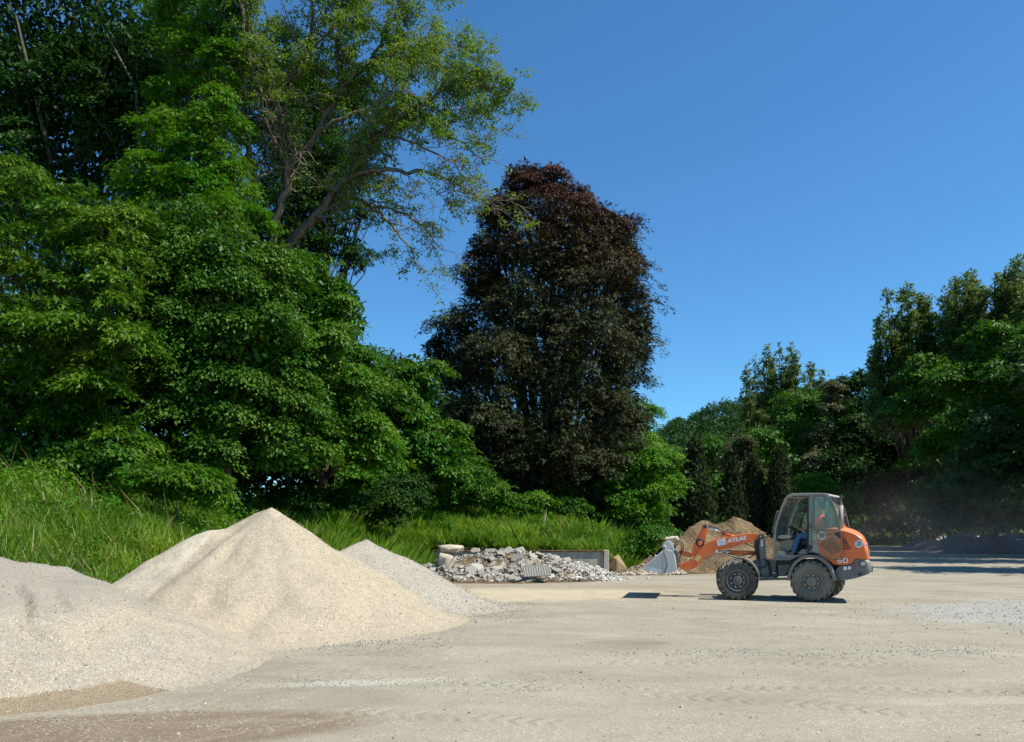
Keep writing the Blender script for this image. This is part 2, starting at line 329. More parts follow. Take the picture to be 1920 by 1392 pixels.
def grid_faces(nr, nc):
    i = np.arange((nr-1)*(nc-1)); r = i//(nc-1); c = i % (nc-1); a = r*nc+c
    return np.stack([a, a+1, a+nc+1, a+nc], 1)
tag(link('ground', npmesh('ground', V, grid_faces(len(ys), len(u)), M['ground'])), kind='structure')

# ---------------------------------------------------------------- grass bank (earth)
FOOT = np.array([(-40, 2), (-14, 6.5), (-9.4, 9.6), (-7.0, 13.2), (-4.9, 18.5), (-3.4, 24), (-2.9, 29.12), (3.45, 29.12), (5.2, 31), (8.5, 36.5), (9.5, 60), (10, 130)], float)
def foot_dist(x, y):
    best = np.full(x.shape, 1e9); side = np.zeros(x.shape)
    for a, b in zip(FOOT[:-1], FOOT[1:]):
        d = b-a; L2 = d@d; t = np.clip(((x-a[0])*d[0]+(y-a[1])*d[1])/L2, 0, 1)
        qx = a[0]+t*d[0]; qy = a[1]+t*d[1]; dist = np.hypot(x-qx, y-qy); s = d[0]*(y-a[1])-d[1]*(x-a[0])
        m = dist < best; best = np.where(m, dist, best); side = np.where(m, s, side)
    return np.where(side > 0, best, -best)
def bank_z(x, y):
    x = np.asarray(x, float); y = np.asarray(y, float); d = foot_dist(x, y)
    H = np.interp(x, [-20, -9, -5, 0, 5, 9], [2.5, 2.7, 2.5, 2.2, 1.7, .7])
    h = H*(1-np.exp(-np.maximum(d, 0)/2.7))+(fbm(x, y, .5, 4, 8)-.5)*.6*np.clip(d, 0, 1)
    wall = (x > -2.9) & (x < 3.46) & (d > 0)
    h = np.where(wall, np.maximum(h, .80), h)
    return np.where(d < 0, np.maximum(d*1.2, -.5), h)
bx = np.linspace(-60, 12, 200); by = np.concatenate([np.linspace(2, 45, 150), np.linspace(46, 130, 30)])
X, Y = np.meshgrid(bx, by); Z = bank_z(X, Y)
fc = grid_faces(len(by), len(bx)); V = np.stack([X, Y, Z], -1).reshape(-1, 3)
keep = (V[fc][:, :, 2].max(1) > -.3)
tag(link('grass_bank', npmesh('grass_bank', V, fc[keep], M['bank'])), kind='structure')
def terrain(x, y):
    return float(max(gz(x, y), bank_z(np.array([x]), np.array([y]))[0]))

# ---------------------------------------------------------------- heaps
def heap(name, label, cat, ridge, slope, mat, res=.06, noise=.05, toe=.25, ext=5.0, seed=1, fn=None, base=gz, parent=None):
    R = []
    ridge = [np.array(r, float) for r in ridge]
    for a, b in zip(ridge[:-1], ridge[1:]):
        n = max(2, int(np.linalg.norm(b-a)/.12))
        for i in range(n): R.append(a+(b-a)*i/n)
    R.append(ridge[-1]); R = np.array(R)
    x0, x1 = R[:, 0].min()-ext, R[:, 0].max()+ext; y0, y1 = R[:, 1].min()-ext, R[:, 1].max()+ext
    gx = np.arange(x0, x1, res); gy = np.arange(y0, y1, res); X, Y = np.meshgrid(gx, gy)
    wx = X+(fbm(X, Y, .9, 3, seed)-.5)*.5; wy = Y+(fbm(X, Y, .9, 3, seed+9)-.5)*.5
    H = np.full(X.shape, -9.0)
    for r in R: H = np.maximum(H, r[2]-slope*np.hypot(wx-r[0], wy-r[1]))
    g = base(X, Y)
    h = H-g
    h = np.where(h < toe, toe*np.exp((h-toe)/toe)-.045, h-.045)          # concave toe that dives under the ground
    h = h+((fbm(X, Y, 1.3, 4, seed+4)-.5)*2*noise+(fbm(X, Y, 7, 3, seed+5)-.5)*noise*.55)*np.clip(h/.3, 0, 1)
    if fn is not None: h = fn(X, Y, h)
    Z = g+h; V = np.stack([X, Y, Z], -1).reshape(-1, 3); fc = grid_faces(len(gy), len(gx))
    keep = h.reshape(-1)[fc].max(1) > -.012; fc = fc[keep]
    us, inv = np.unique(fc, return_inverse=True)
    me = npmesh(name, V[us], inv.reshape(fc.shape), mat)
    o = link(name, me, parent)
    if label: tag(o, label, cat)
    return o, (lambda x, y: float(Z[min(max(int((y-y0)/res), 0), len(gy)-1), min(max(int((x-x0)/res), 0), len(gx)-1)]))

def scarps(X, Y, h):
    for cx, cy, ln, ang, dep in ((-5.3, 8.95, .5, 2.35, .17), (-5.75, 8.6, .42, 2.1, .15), (-5.0, 8.5, .34, 2.5, .08), (-5.1, 9.2, .3, 2.3, .10), (-4.6, 8.3, .2, 2.4, .05)):
        dx, dy = X-cx, Y-cy; u = dx*math.cos(ang)+dy*math.sin(ang); v = -dx*math.sin(ang)+dy*math.cos(ang)+(fbm(X, Y, 4, 4, 2)-.5)*.4
        m = np.clip(1-(u/ln)**2, 0, 1); h = h-dep*m*np.exp(-np.maximum(v, 0)/.3)*np.clip(v/.05, 0, 1)*(.6+.8*fbm(X, Y, 6, 3, 12))
    return h
def rills(X, Y, h):
    a = np.arctan2(Y-14.55, X+4.47); d = np.hypot(Y-14.55, X+4.47)
    h = h-(vnoise(a*7, d*.6, 1, 5)**2)*.10*np.clip(h/.5, 0, 1)*np.clip(d-.4, 0, 1)+(vnoise(a*3, d*.3, 1, 9)-.5)*.10*np.clip(h/.5, 0, 1)*np.clip(d-.4, 0, 1)
    return h
HP = {}
o, HP['big'] = heap('gravel_heap', 'tall cream gravel heap with a sharp peak, in the middle of three pale heaps', 'gravel heap',
     [W(215, 1098, 13.2), W(300, 1040, 13.7), W(400, 984, 14.2), W(455, 962, 14.5), W(497, 945, 14.6), W(560, 982, 14.6)], .60, M['gravel_cream'], .05, .05, .2, 4.6, 1, rills)
o, HP['grey'] = heap('gravel_heap', 'greyer low gravel heap leaning behind the tall cream heap, beside the broken concrete', 'gravel heap',
     [W(640, 1030, 16.6), W(687, 1008, 17.2), W(720, 1026, 17.3), W(800, 1072, 18.0)], .52, M['gravel_grey'], .06, .03, .2, 4.2, 21)
o, HP['near'] = heap('gravel_heap', 'nearest gravel heap at the left edge with a slumped, cracked face', 'gravel heap',
     [W(-420, 1000, 9.4), W(-150, 1010, 9.4), W(-20, 1024, 9.6), W(60, 1046, 9.9), W(120, 1060, 10.2), (-5.45, 10.4, .93), (-4.95, 9.7, .66), (-4.35, 9.0, .34)], .46, M['gravel_near'], .05, .05, .13, 4.6, 41, scarps)
o, HP['soil'] = heap('soil_heap', 'brown soil heap with two humps behind the loader arm', 'soil heap',
     [W(1180, 1066, 29.8), W(1215, 1050, 30.5), W(1262, 1008, 31.5), W(1295, 984, 32.5), W(1325, 975, 32.8), W(1345, 981, 32.8), W(1372, 964, 33), W(1400, 974, 33), W(1450, 1015, 33)], .74, M['soil'], .12, .22, .3, 4.5, 60)
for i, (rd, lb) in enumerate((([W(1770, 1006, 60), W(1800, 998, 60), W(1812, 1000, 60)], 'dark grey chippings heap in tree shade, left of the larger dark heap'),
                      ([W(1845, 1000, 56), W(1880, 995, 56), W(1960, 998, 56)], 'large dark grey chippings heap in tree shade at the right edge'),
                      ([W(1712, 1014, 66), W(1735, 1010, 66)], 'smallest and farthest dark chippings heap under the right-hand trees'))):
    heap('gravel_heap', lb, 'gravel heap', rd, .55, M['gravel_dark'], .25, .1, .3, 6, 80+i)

# ---------------------------------------------------------------- retaining wall
def box_bm(bm, x0, x1, y0, y1, z0, z1, bev=0.0):
    r = bmesh.ops.create_cube(bm, size=1); vs = r['verts']
    bmesh.ops.scale(bm, vec=(x1-x0, y1-y0, z1-z0), verts=vs); bmesh.ops.translate(bm, vec=((x0+x1)/2, (y0+y1)/2, (z0+z1)/2), verts=vs)
    if bev:
        es = list({e for v in vs for e in v.link_edges}); bmesh.ops.bevel(bm, geom=es, offset=bev, segments=2, affect='EDGES', profile=.6)
def bm_obj(name, bm, mat, parent=None, smooth=False, local=False):
    me = bpy.data.meshes.new(name); bm.normal_update(); bm.to_mesh(me); bm.free(); me.materials.append(mat)
    if smooth: me.shade_smooth()
    return link(name, me, parent, local)
wl_ = empty('retaining_wall', (0.3, 29, 0), 'low weathered concrete wall holding back the grass bank behind the rubble', 'wall')
bm = bmesh.new(); box_bm(bm, -2.85, 3.30, 28.9, 29.12, -.3, .84, .015); bm_obj('wall_panel', bm, M['concrete'], wl_)
bm = bmesh.new(); box_bm(bm, 3.303, 3.50, 28.82, 29.2, -.3, .90, .02); bm_obj('end_post', bm, M['concrete'], wl_)
bm = bmesh.new(); box_bm(bm, -2.85, 3.30, 28.84, 29.18, .843, .90, .012); bm_obj('coping', bm, M['soil'], wl_)
bm = bmesh.new(); box_bm(bm, 3.24, 3.29, 28.86, 28.897, -.3, .82, .008); bm_obj('wall_rib', bm, M['concrete'], wl_)
bm = bmesh.new(); box_bm(bm, -4.2, -2.9, 28.0, 28.4, -.3, .55, .03)
for v in bm.verts: v.co.x += random.uniform(-.05, .05); v.co.z += random.uniform(-.06, .06)
tag(bm_obj('earth_wall', bm, M['soil']), 'short crumbling brown wall stub between the grey gravel heap and the rubble', 'wall')

# ---------------------------------------------------------------- rubble
rub = empty('rubble_heap', (0, 26.2, 0), 'heap of broken concrete slabs and white plaster in front of the low wall', 'rubble heap')
o, hr = heap('heap_core', None, None, [(-2.0, 26.3, .62), (-1.2, 26.9, .92), (-.1, 27.1, .98), (.9, 27.2, .86), (1.8, 27.4, .62), (2.8, 27.7, .40)], .36, M['soil'], .12, .05, .1, 3.0, 90, parent=rub)
o['kind'] = 'stuff'
def slab_mesh(seed, mat):
    r = random.Random(seed); n = r.choice((4, 5, 5, 6)); bm = bmesh.new(); th = r.uniform(.05, .15)
    asp = r.uniform(.6, 1.0); ang = sorted(2*math.pi*(i+r.uniform(-.3, .3))/n for i in range(n))
    pts = [(.5*math.cos(a)*r.uniform(.75, 1.1), .5*asp*math.sin(a)*r.uniform(.75, 1.1)) for a in ang]
    b = [bm.verts.new((x, y, 0)) for x, y in pts]; t = [bm.verts.new((x*r.uniform(.86, .99), y*r.uniform(.86, .99), th*r.uniform(.85, 1.1))) for x, y in pts]
    bm.faces.new(b[::-1]); bm.faces.new(t)
    for i in range(n): bm.faces.new((b[i], b[(i+1) % n], t[(i+1) % n], t[i]))
    bmesh.ops.bevel(bm, geom=bm.edges[:], offset=.012, segments=1, affect='EDGES')
    me = bpy.data.meshes.new('slab'); bm.to_mesh(me); bm.free(); me.materials.append(mat); return me
slabs = [slab_mesh(i, M['slab']) for i in range(14)]; whites = [slab_mesh(i+40, M['plaster']) for i in range(5)]
rr = random.Random(5); nsl = 0
while nsl < 285:
    x = rr.uniform(-3.0, 3.7); y = rr.uniform(23.6, 28.5); h = hr(x, y)-float(gz(x, y))
    if h < .03 or (x < -1.8 and y < 25.2): continue
    if rr.random() > .25+.75*(28.6-y)/4: continue
    wht = rr.random() < np.interp(x, [-3, .5, 1.5, 3.5], [.03, .07, .38, .8])
    o = link('plaster_lump' if wht else 'slab', rr.choice(whites if wht else slabs), rub)
    s = rr.uniform(.18, .4) if not wht else rr.uniform(.14, .3)
    if not wht and rr.random() < .12: s = rr.uniform(.45, .65)
    if x > 2: s *= .75
    o.location = (x, y, hr(x, y)+rr.uniform(-.02, .10)); o.scale = (s, s, s*rr.uniform(.8, 1.6))
    q = Vector((rr.gauss(0, .4), rr.gauss(-.55, .45), 1)).normalized().to_track_quat('Z', 'Y')
    o.rotation_euler = (q @ Quaternion((0, 0, 1), rr.uniform(0, 6.28))).to_euler(); nsl += 1
for (px, py, Y, s) in ((920, 1033, 27.4, .62), (975, 1032, 27.3, .55), (960, 1043, 26.8, .7), (905, 1045, 26.8, .6)):
    o = link('slab', rr.choice(slabs), rub); o.location = W(px, py+4, Y); o.scale = (s, s, s*1.6); o.rotation_euler = (rr.uniform(-.9, .2), rr.uniform(-.4, .4), rr.uniform(0, 6))
def stones(name, pts, sizes, mat, seed=0, parent=None, label=None, cat=None, jit=.3, sink=.25):
    """many small angular stones as one mesh"""
    r = np.random.default_rng(seed); pts = np.asarray(pts); n = len(pts)
    T = np.array([(1, 0, 0), (-1, 0, 0), (0, 1, 0), (0, -1, 0), (0, 0, 1), (0, 0, -1)], float)
    Fc = np.array([(0, 2, 4), (2, 1, 4), (1, 3, 4), (3, 0, 4), (2, 0, 5), (1, 2, 5), (3, 1, 5), (0, 3, 5)])
    q = r.normal(size=(n, 4)); q /= np.linalg.norm(q, axis=1)[:, None]; w, x, y, z = q.T
    Rm = np.stack([1-2*(y*y+z*z), 2*(x*y-z*w), 2*(x*z+y*w), 2*(x*y+z*w), 1-2*(x*x+z*z), 2*(y*z-x*w), 2*(x*z-y*w), 2*(y*z+x*w), 1-2*(x*x+y*y)], 1).reshape(n, 3, 3)
    sz = np.asarray(sizes)[:, None]*(1+r.uniform(-jit, jit, (n, 3)))*np.array([1, .75, .55])
    Vt = T[None]*sz[:, None]*(1+r.uniform(-.25, .25, (n, 6, 1))); Vt = np.einsum('nij,nkj->nki', Rm, Vt); Vt = Vt*np.array([1, 1, .75])+pts[:, None]
    Vt[:, :, 2] += (np.asarray(sizes)*(.5-sink))[:, None]
    fc = (Fc[None]+6*np.arange(n)[:, None, None]).reshape(-1, 3)
    me = npmesh(name, Vt.reshape(-1, 3), fc, mat, {'tint': np.repeat(r.random(n), 8)}, smooth=False)
    o = link(name, me, parent); tag(o, label, cat, kind='stuff'); return o
def m_stone(name, stops):
    t = NT(name); a = t.attr('tint'); c = t.ramp(a, stops); n = t.noise(t.pos(), 30, 3); c = t.mix(t.math('MULTIPLY', n, .3), c, (.2, .18, .14)); return t.done(t.bsdf(c, .9, 0, .2))
M['stone_cream'] = m_stone('cream chips', [(0, (.33, .27, .18)), (.35, (.39, .32, .215)), (.75, (.49, .42, .3)), (1, (.64, .59, .48))])
M['stone_grey'] = m_stone('grey chips', [(0, (.14, .135, .12)), (.4, (.30, .29, .26)), (.75, (.46, .44, .39)), (1, (.6, .57, .5))])
r = np.random.default_rng(11)
P = []
while len(P) < 2600:
    x = r.uniform(-3.2, 4.6); y = r.uniform(23.2, 28.7); h = hr(x, y)-float(gz(x, y))
    if h > .02: P.append((x, y, hr(x, y)+.02))
stones('small_rubble', P, r.uniform(.025, .085, len(P)), M['stone_grey'], 1, rub)
P = []
while len(P) < 700:
    x = r.normal(2.5, .65); y = r.normal(26.8, .6)
    if y < 28.7: P.append((x, y, max(hr(x, y), float(gz(x, y)))+.02))
stones('plaster_crumbs', P, r.uniform(.03, .08, len(P)), M['plaster'], 2, rub)
# corrugated roof-sheet piece lying in the rubble
bm = bmesh.new(); n = 44; prev = None
for i in range(n+1):
    x = i/n*.85-.42; z = .008*(1 if (i//2) % 2 else -1)
    a = [bm.verts.new((x, 0, z)), bm.verts.new((x, .5, z)), bm.verts.new((x, .5, z-.03)), bm.verts.new((x, 0, z-.03))]
    if prev:
        for j in range(4): bm.faces.new((prev[j], a[j], a[(j+1) % 4], prev[(j+1) % 4]))
    prev = a
bm.faces.ensure_lookup_table()
o = bm_obj('corrugated_sheet', bm, M['slab']); o.location = (.78, 24.6, .22); o.rotation_euler = (math.radians(38), math.radians(-3), .08)
tag(o, 'grey ribbed sheet fragment lying at the front foot of the rubble', 'roof sheet')
def rock(name, label, loc, size, mat, seed, n=22):
    r = random.Random(seed); bm = bmesh.new()
    for i in range(n):
        v = Vector((r.uniform(-1, 1), r.uniform(-1, 1), r.uniform(-1, 1))); v /= max(abs(v.x), abs(v.y), abs(v.z), .75*(abs(v.x)+abs(v.y)+abs(v.z))/1.2); v *= r.uniform(.42, .5); bm.verts.new((v.x*size[0], v.y*size[1], v.z*size[2]))
    h = bmesh.ops.convex_hull(bm, input=bm.verts[:]); bmesh.ops.delete(bm, geom=[v for v in bm.verts if not v.link_faces], context='VERTS')
    bmesh.ops.bevel(bm, geom=bm.edges[:], offset=.02, segments=1, affect='EDGES')
    o = bm_obj(name, bm, mat); o.location = loc; o.rotation_euler = (0, 0, r.uniform(-.4, .4)); return tag(o, label, 'rock')
rock('boulder', 'folded beige block leaning at the left end of the rubble', (-2.15, 26.0, .55), (.85, .7, 1.0), M['beige'], 3)
rock('boulder', 'flat beige block lying on top of the leaning beige one at the rubble', (-2.0, 26.1, 1.0), (1.15, .7, .38), M['beige'], 4)
rock('boulder', 'yellow sandstone boulder beside the right end of the concrete wall', (3.88, 29.3, .36), (.75, .7, .95), M['sandrock'], 8)
rock('boulder', 'pale flat stone on the upper left slope of the soil heap', (6.15, 31.0, 1.28), (.95, .6, .35), M['beige'], 9)
# stones at the toe of the soil heap
P = []
for i in range(1500):
    x = r.uniform(3.6, 6.4); y = 29.0+abs(r.normal(0, .8))+ (x-3.6)*.25-.6; P.append((x, y, max(float(gz(x, y)), HP['soil'](x, y) if x > 4 else 0)+.02))
stones('stone_scree', P, r.uniform(.03, .11, len(P)), M['stone_cream'], 4)
P = []
while len(P) < 700:
    x = r.uniform(5, 11.5); y = r.uniform(28.6, 33); h = HP['soil'](x, y)
    if h > .02: P.append((x, y, h+.0))
stones('soil_clods', P, r.uniform(.02, .065, len(P)), m_stone('clods', [(0, (.06, .042, .024)), (.8, (.2, .14, .08)), (1, (.42, .36, .26))]), 5)
# chips scattered over the yard
P = []; S = []
def chips(n, cx, cy, sx, sy, s0, s1):
    for i in range(n):
        x = r.normal(cx, sx); y = r.normal(cy, sy)
        if y > 2.5: P.append((x, y, float(gz(x, y)))); S.append(r.uniform(s0, s1)**1)
chips(2500, 2.5, 8, 5, 4, .003, .011); chips(900, 3, 5.2, 3.2, 1.4, .003, .009); chips(900, 3.4, 10.6, 1.5, .25, .006, .016); chips(350, 6.0, 10.9, .5, .25, .006, .016)
chips(2600, 11.2, 15.5, 2.6, 1.7, .008, .022); chips(1100, -1.6, 8.6, 1.3, .22, .006, .014); chips(1400, 6, 14, 6, 3, .006, .018)
chips(60, 4, 7.5, 3, 2, .014, .028); chips(900, -2.6, 11.55, .75, .3, .01, .02)
P = np.array(P); S = np.array(S)
k = np.array([HP['near'](x, y) < z+.01 if -9 < x < -1 and y < 14 else True for x, y, z in P])
stones('yard_chippings', P[k], S[k], M['stone_grey'], 7)
# chips lying on the heaps
for key, cx0, cx1, cy0, cy1, nn, s0, s1, nm, mt in (('near', -9, -2.2, 5.9, 10.5, 6500, .005, .011, 'heap_chippings', 'stone_cream'), ('big', -7.6, -.6, 10.4, 15, 5500, .007, .014, 'heap_chippings', 'stone_cream'), ('grey', -3.4, .5, 14, 18, 2500, .008, .018, 'heap_chippings', 'stone_grey')):
    P = []
    for x, y in zip(r.uniform(cx0, cx1, nn), r.uniform(cy0, cy1, nn)):
        h = HP[key](x, y); g = float(gz(x, y))
        if h > g-.01: P.append((x, y, h))
        elif h > g-.05 and r.random() < .8: P.append((x, y, g))
    stones(nm, P, r.uniform(s0, s1, len(P))*np.where(r.random(len(P)) < .06, 1.7, 1), M[mt], 9)
# ---------------------------------------------------------------- foliage
T_OVAL = (np.array([(0, 0, 0), (-.30, .45, .09), (.30, .45, .09), (0, 1, -.12)]), np.array([(0, 2, 3), (0, 3, 1)]))
T_LOBE = (np.array([(0, 0, 0), (-.2, .28, .03), (.2, .28, .03), (0, 1, -.12), (-.62, .5, -.04), (.62, .5, -.04)]), np.array([(1, 2, 3), (0, 1, 4), (0, 5, 2)]))
T_BLADE = (np.array([(-.018, 0, 0), (.018, 0, 0), (.014, .5, .10), (-.014, .5, .10), (0, 1, .42)]), np.array([(0, 1, 2), (0, 2, 3), (3, 2, 4)]))
T_TRI = (np.array([(-.3, .12, 0), (.3, .12, 0), (0, 1, -.1)]), np.array([(0, 1, 2)]))
T_BLADE2 = (np.array([(-.02, 0, 0), (.02, 0, 0), (.012, .55, .12), (0, 1, .42)]), np.array([(0, 1, 2), (0, 2, 3)]))
T_NARROW = (np.array([(0, 0, 0), (-.15, .45, .05), (.15, .45, .05), (0, 1, -.1)]), np.array([(0, 2, 3), (0, 3, 1)]))
def unit(a): return a/(np.linalg.norm(a, axis=-1, keepdims=True)+1e-9)
def leaves_mesh(name, tmpl, P, N, T, S, tint, mat):
    tv, tf = tmpl; N = unit(N); B = unit(np.cross(T, N)); T = unit(np.cross(N, B)); n = len(P)
    V = P[:, None]+S[:, None, None]*(tv[None, :, 0:1]*B[:, None]+tv[None, :, 1:2]*T[:, None]+tv[None, :, 2:3]*N[:, None])
    fc = (tf[None]+len(tv)*np.arange(n)[:, None, None]).reshape(-1, 3)
    return npmesh(name, V.reshape(-1, 3), fc, mat, {'tint': np.repeat(tint, len(tf))})
def sprays(r, C, D, a, b, K, ls, droop=.35, th=.1, jn=.45):
    """C spray centres, D outward (horizontal) dirs; K leaves each, lying on a drooping fan"""
    m = len(C); U = np.array([0, 0, 1.0]); D = unit(D); Bs = unit(np.cross(U[None], D))
    ang = r.uniform(0, 2*np.pi, (m, K)); rad = np.sqrt(r.random((m, K)))
    u = np.cos(ang)*rad; v = np.sin(ang)*rad*(1-.35*u)
    a = np.broadcast_to(a, (m,))[:, None]; b = np.broadcast_to(b, (m,))[:, None]
    P = C[:, None]+D[:, None]*(u*a)[..., None]+Bs[:, None]*(v*b)[..., None]
    z = -droop*a*(np.maximum(u+.3, 0))**2-.35*b*v*v+r.normal(0, th, (m, K))*a
    P = P+U*z[..., None]
    T = D[:, None]*(.8+.3*u)[..., None]+Bs[:, None]*(v*.9)[..., None]-U*(.25+droop*np.maximum(u+.3, 0))[..., None]+r.normal(0, .35, (m, K, 3))
    N = U*1.0+D[:, None]*(.35+.4*u)[..., None]+Bs[:, None]*(.3*v)[..., None]+r.normal(0, jn, (m, K, 3))
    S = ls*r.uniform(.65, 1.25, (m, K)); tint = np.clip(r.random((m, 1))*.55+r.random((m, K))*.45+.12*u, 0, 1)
    return P.reshape(-1, 3), N.reshape(-1, 3), T.reshape(-1, 3), S.ravel(), tint.ravel()
def tubes(paths, k=5):
    """paths: list of (points (n,3), radii (n,))"""
    Vs, Fs, off = [], [], 0
    for P, R in paths:
        P = np.asarray(P, float); R = np.asarray(R, float); n = len(P)
        T = np.gradient(P, axis=0); T = unit(T); ref = np.array([.31, .94, .12]); A = unit(np.cross(T, ref)); B = np.cross(T, A)
        th = np.arange(k)*2*np.pi/k
        ring = P[:, None]+R[:, None, None]*(np.cos(th)[None, :, None]*A[:, None]+np.sin(th)[None, :, None]*B[:, None]); Vs.append(ring.reshape(-1, 3))
        i = np.arange(n-1)[:, None]; j = np.arange(k)[None]; a = i*k+j; b = i*k+(j+1) % k
        Fs.append(np.stack([a, b, b+k, a+k], -1).reshape(-1, 4)+off); off += n*k
    return np.concatenate(Vs), np.concatenate(Fs)
def limb(r, a, b, ra, rb, sag=.1, n=6):
    a = np.asarray(a, float); b = np.asarray(b, float); t = np.linspace(0, 1, n)[:, None]; L = np.linalg.norm(b-a)
    P = a+(b-a)*t; P[:, 2] += (np.sin(t[:, 0]*np.pi)*sag*L); w = r.normal(0, min(.045*L, .16), (n, 3)); w[0] = w[-1] = 0
    return P+w, ra+(rb-ra)*t[:, 0]**.8
def tree(name, label, cat, lobes, n_leaf, ls, mat, base=None, tmpl=T_OVAL, seed=1, sub=.34, sp=.36, droop=.35, K=34, trunk_r=.16, group=None, back=.35, fill=.22, crown='crown', stems=None, jn=.45, vert=False, shell=.45, flat=.66, bough=16, trunkname='trunk', extra=None):
    r = np.random.default_rng(seed)
    Lw = []
    for lb in lobes:
        px, py, rx, ry, Y = lb[:5]; c = W(px, py, Y); a = rx*Y/F; cz = ry*Y/F; b = lb[5] if len(lb) > 5 else min(a, cz)*.85+.15*max(a, cz)
        Lw.append((c, np.array([a, b, cz])))
    A = np.array([(q[0]*q[2]+q[1]*q[2]) for _, q in Lw]); A = A/A.sum()
    if base is None: base = (lobes[0][0], lobes[0][4])
    bx_ = (base[0]-CX)/F*base[1]; base_w = np.array([bx_, base[1], terrain(bx_, base[1])])
    root = empty(name, base_w, label, cat, group)
    if min(l[4] for l in lobes) > 44 and tmpl is T_OVAL: tmpl = T_TRI
    allP = []; paths = []; ctr = np.mean([c for c, _ in Lw], axis=0)
    zs = np.array([c[2] for c, _ in Lw]); fork = base_w+(ctr-base_w)*.35
    lower = min(c[2]-q[2] for c, q in Lw); fork[2] = max(base_w[2]+.3, min(fork[2], max(lower+.6, base_w[2]+.8)))
    paths.append(limb(r, base_w-np.array([0, 0, .35]), fork, trunk_r*1.3, trunk_r, 0, 6))
    ntot = n_leaf
    for (c, q), w in zip(Lw, A):
        nl = int(ntot*w*(1-fill)); ms = max(1, nl//K); sr = sub*min(q.min(), (q.prod())**(1/3)*1.0)
        nsub = int(np.clip(ms/bough, 5, 60))
        d = r.normal(size=(nsub*6, 3)); d = unit(d); keep = (d[:, 1] < .3) | (r.random(len(d)) < back); keep &= (d[:, 2] > -.75); d = d[keep][:nsub]; nsub = len(d)
        R = 1-np.abs(r.normal(0, .2, nsub))+.08*r.random(nsub); SC = c+d*(q-sr*.75)*R[:, None]
        if paths is not None:
            top = fork if c[2] > fork[2]+.2 else fork
            p, rad = limb(r, top, c, trunk_r*.6, trunk_r*.2, .03, 7); paths.append((p, rad))
            for s in SC[::(1 if nsub < 30 else 2)]: 
                st = p[r.integers(2, 7)]; paths.append(limb(r, st, st+(s-st)*1.02, trunk_r*.22, trunk_r*.05, .05, 5))
        srs = sr*r.uniform(.45, 1.45, nsub); idx = r.integers(0, nsub, ms); dd = unit(r.normal(size=(ms, 3))+d[idx]*.9+np.array([0, -.25, .55])); rr_ = srs[idx]*(shell+(1.12-shell)*r.random(ms))*(1+.5*(r.random(ms) < .1))
        off = dd*rr_[:, None]*np.array([1.25, 1.25, flat]); off[:, 2] -= (1-flat)*.5*(off[:, 0]**2+off[:, 1]**2)/np.maximum(srs[idx], .1); C = SC[idx]+off
        D = (dd+d[idx]*.8)*np.array([1, 1, 0])+r.normal(0, .25, (ms, 3))*np.array([1, 1, 0])
        s_a = sp*r.uniform(.7, 1.3, ms)
        if vert: D = D*.4+np.array([0, 0, 1.0])
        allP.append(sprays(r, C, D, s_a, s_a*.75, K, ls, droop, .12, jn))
        nf = int(ntot*w*fill)
        if nf > 4:
            d = unit(r.normal(size=(nf, 3))); C = c+d*q*(r.random(nf)[:, None]**(1/2.2))*.82
            allP.append((C, r.normal(size=(nf, 3))+np.array([0, 0, .8]), r.normal(size=(nf, 3)), ls*1.7*r.uniform(.7, 1.2, nf), r.random(nf)*.4))  # inner leaves get only darker tints: crown shade put into their colour
    P, N, T, S, ti = [np.concatenate(x) for x in zip(*allP)]
    gz_ = P[:, 2] > base_w[2]-.6; P, N, T, S, ti = P[gz_], N[gz_], T[gz_], S[gz_], ti[gz_]
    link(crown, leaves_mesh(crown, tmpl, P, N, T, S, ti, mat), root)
    if stems: paths = [(np.array([W(*p) for p in st[0]]), np.array(st[1])) for st in stems]+paths
    V, Fc = tubes(paths, 4); link(trunkname, npmesh(trunkname, V, Fc, M['bark']), root)
    return root

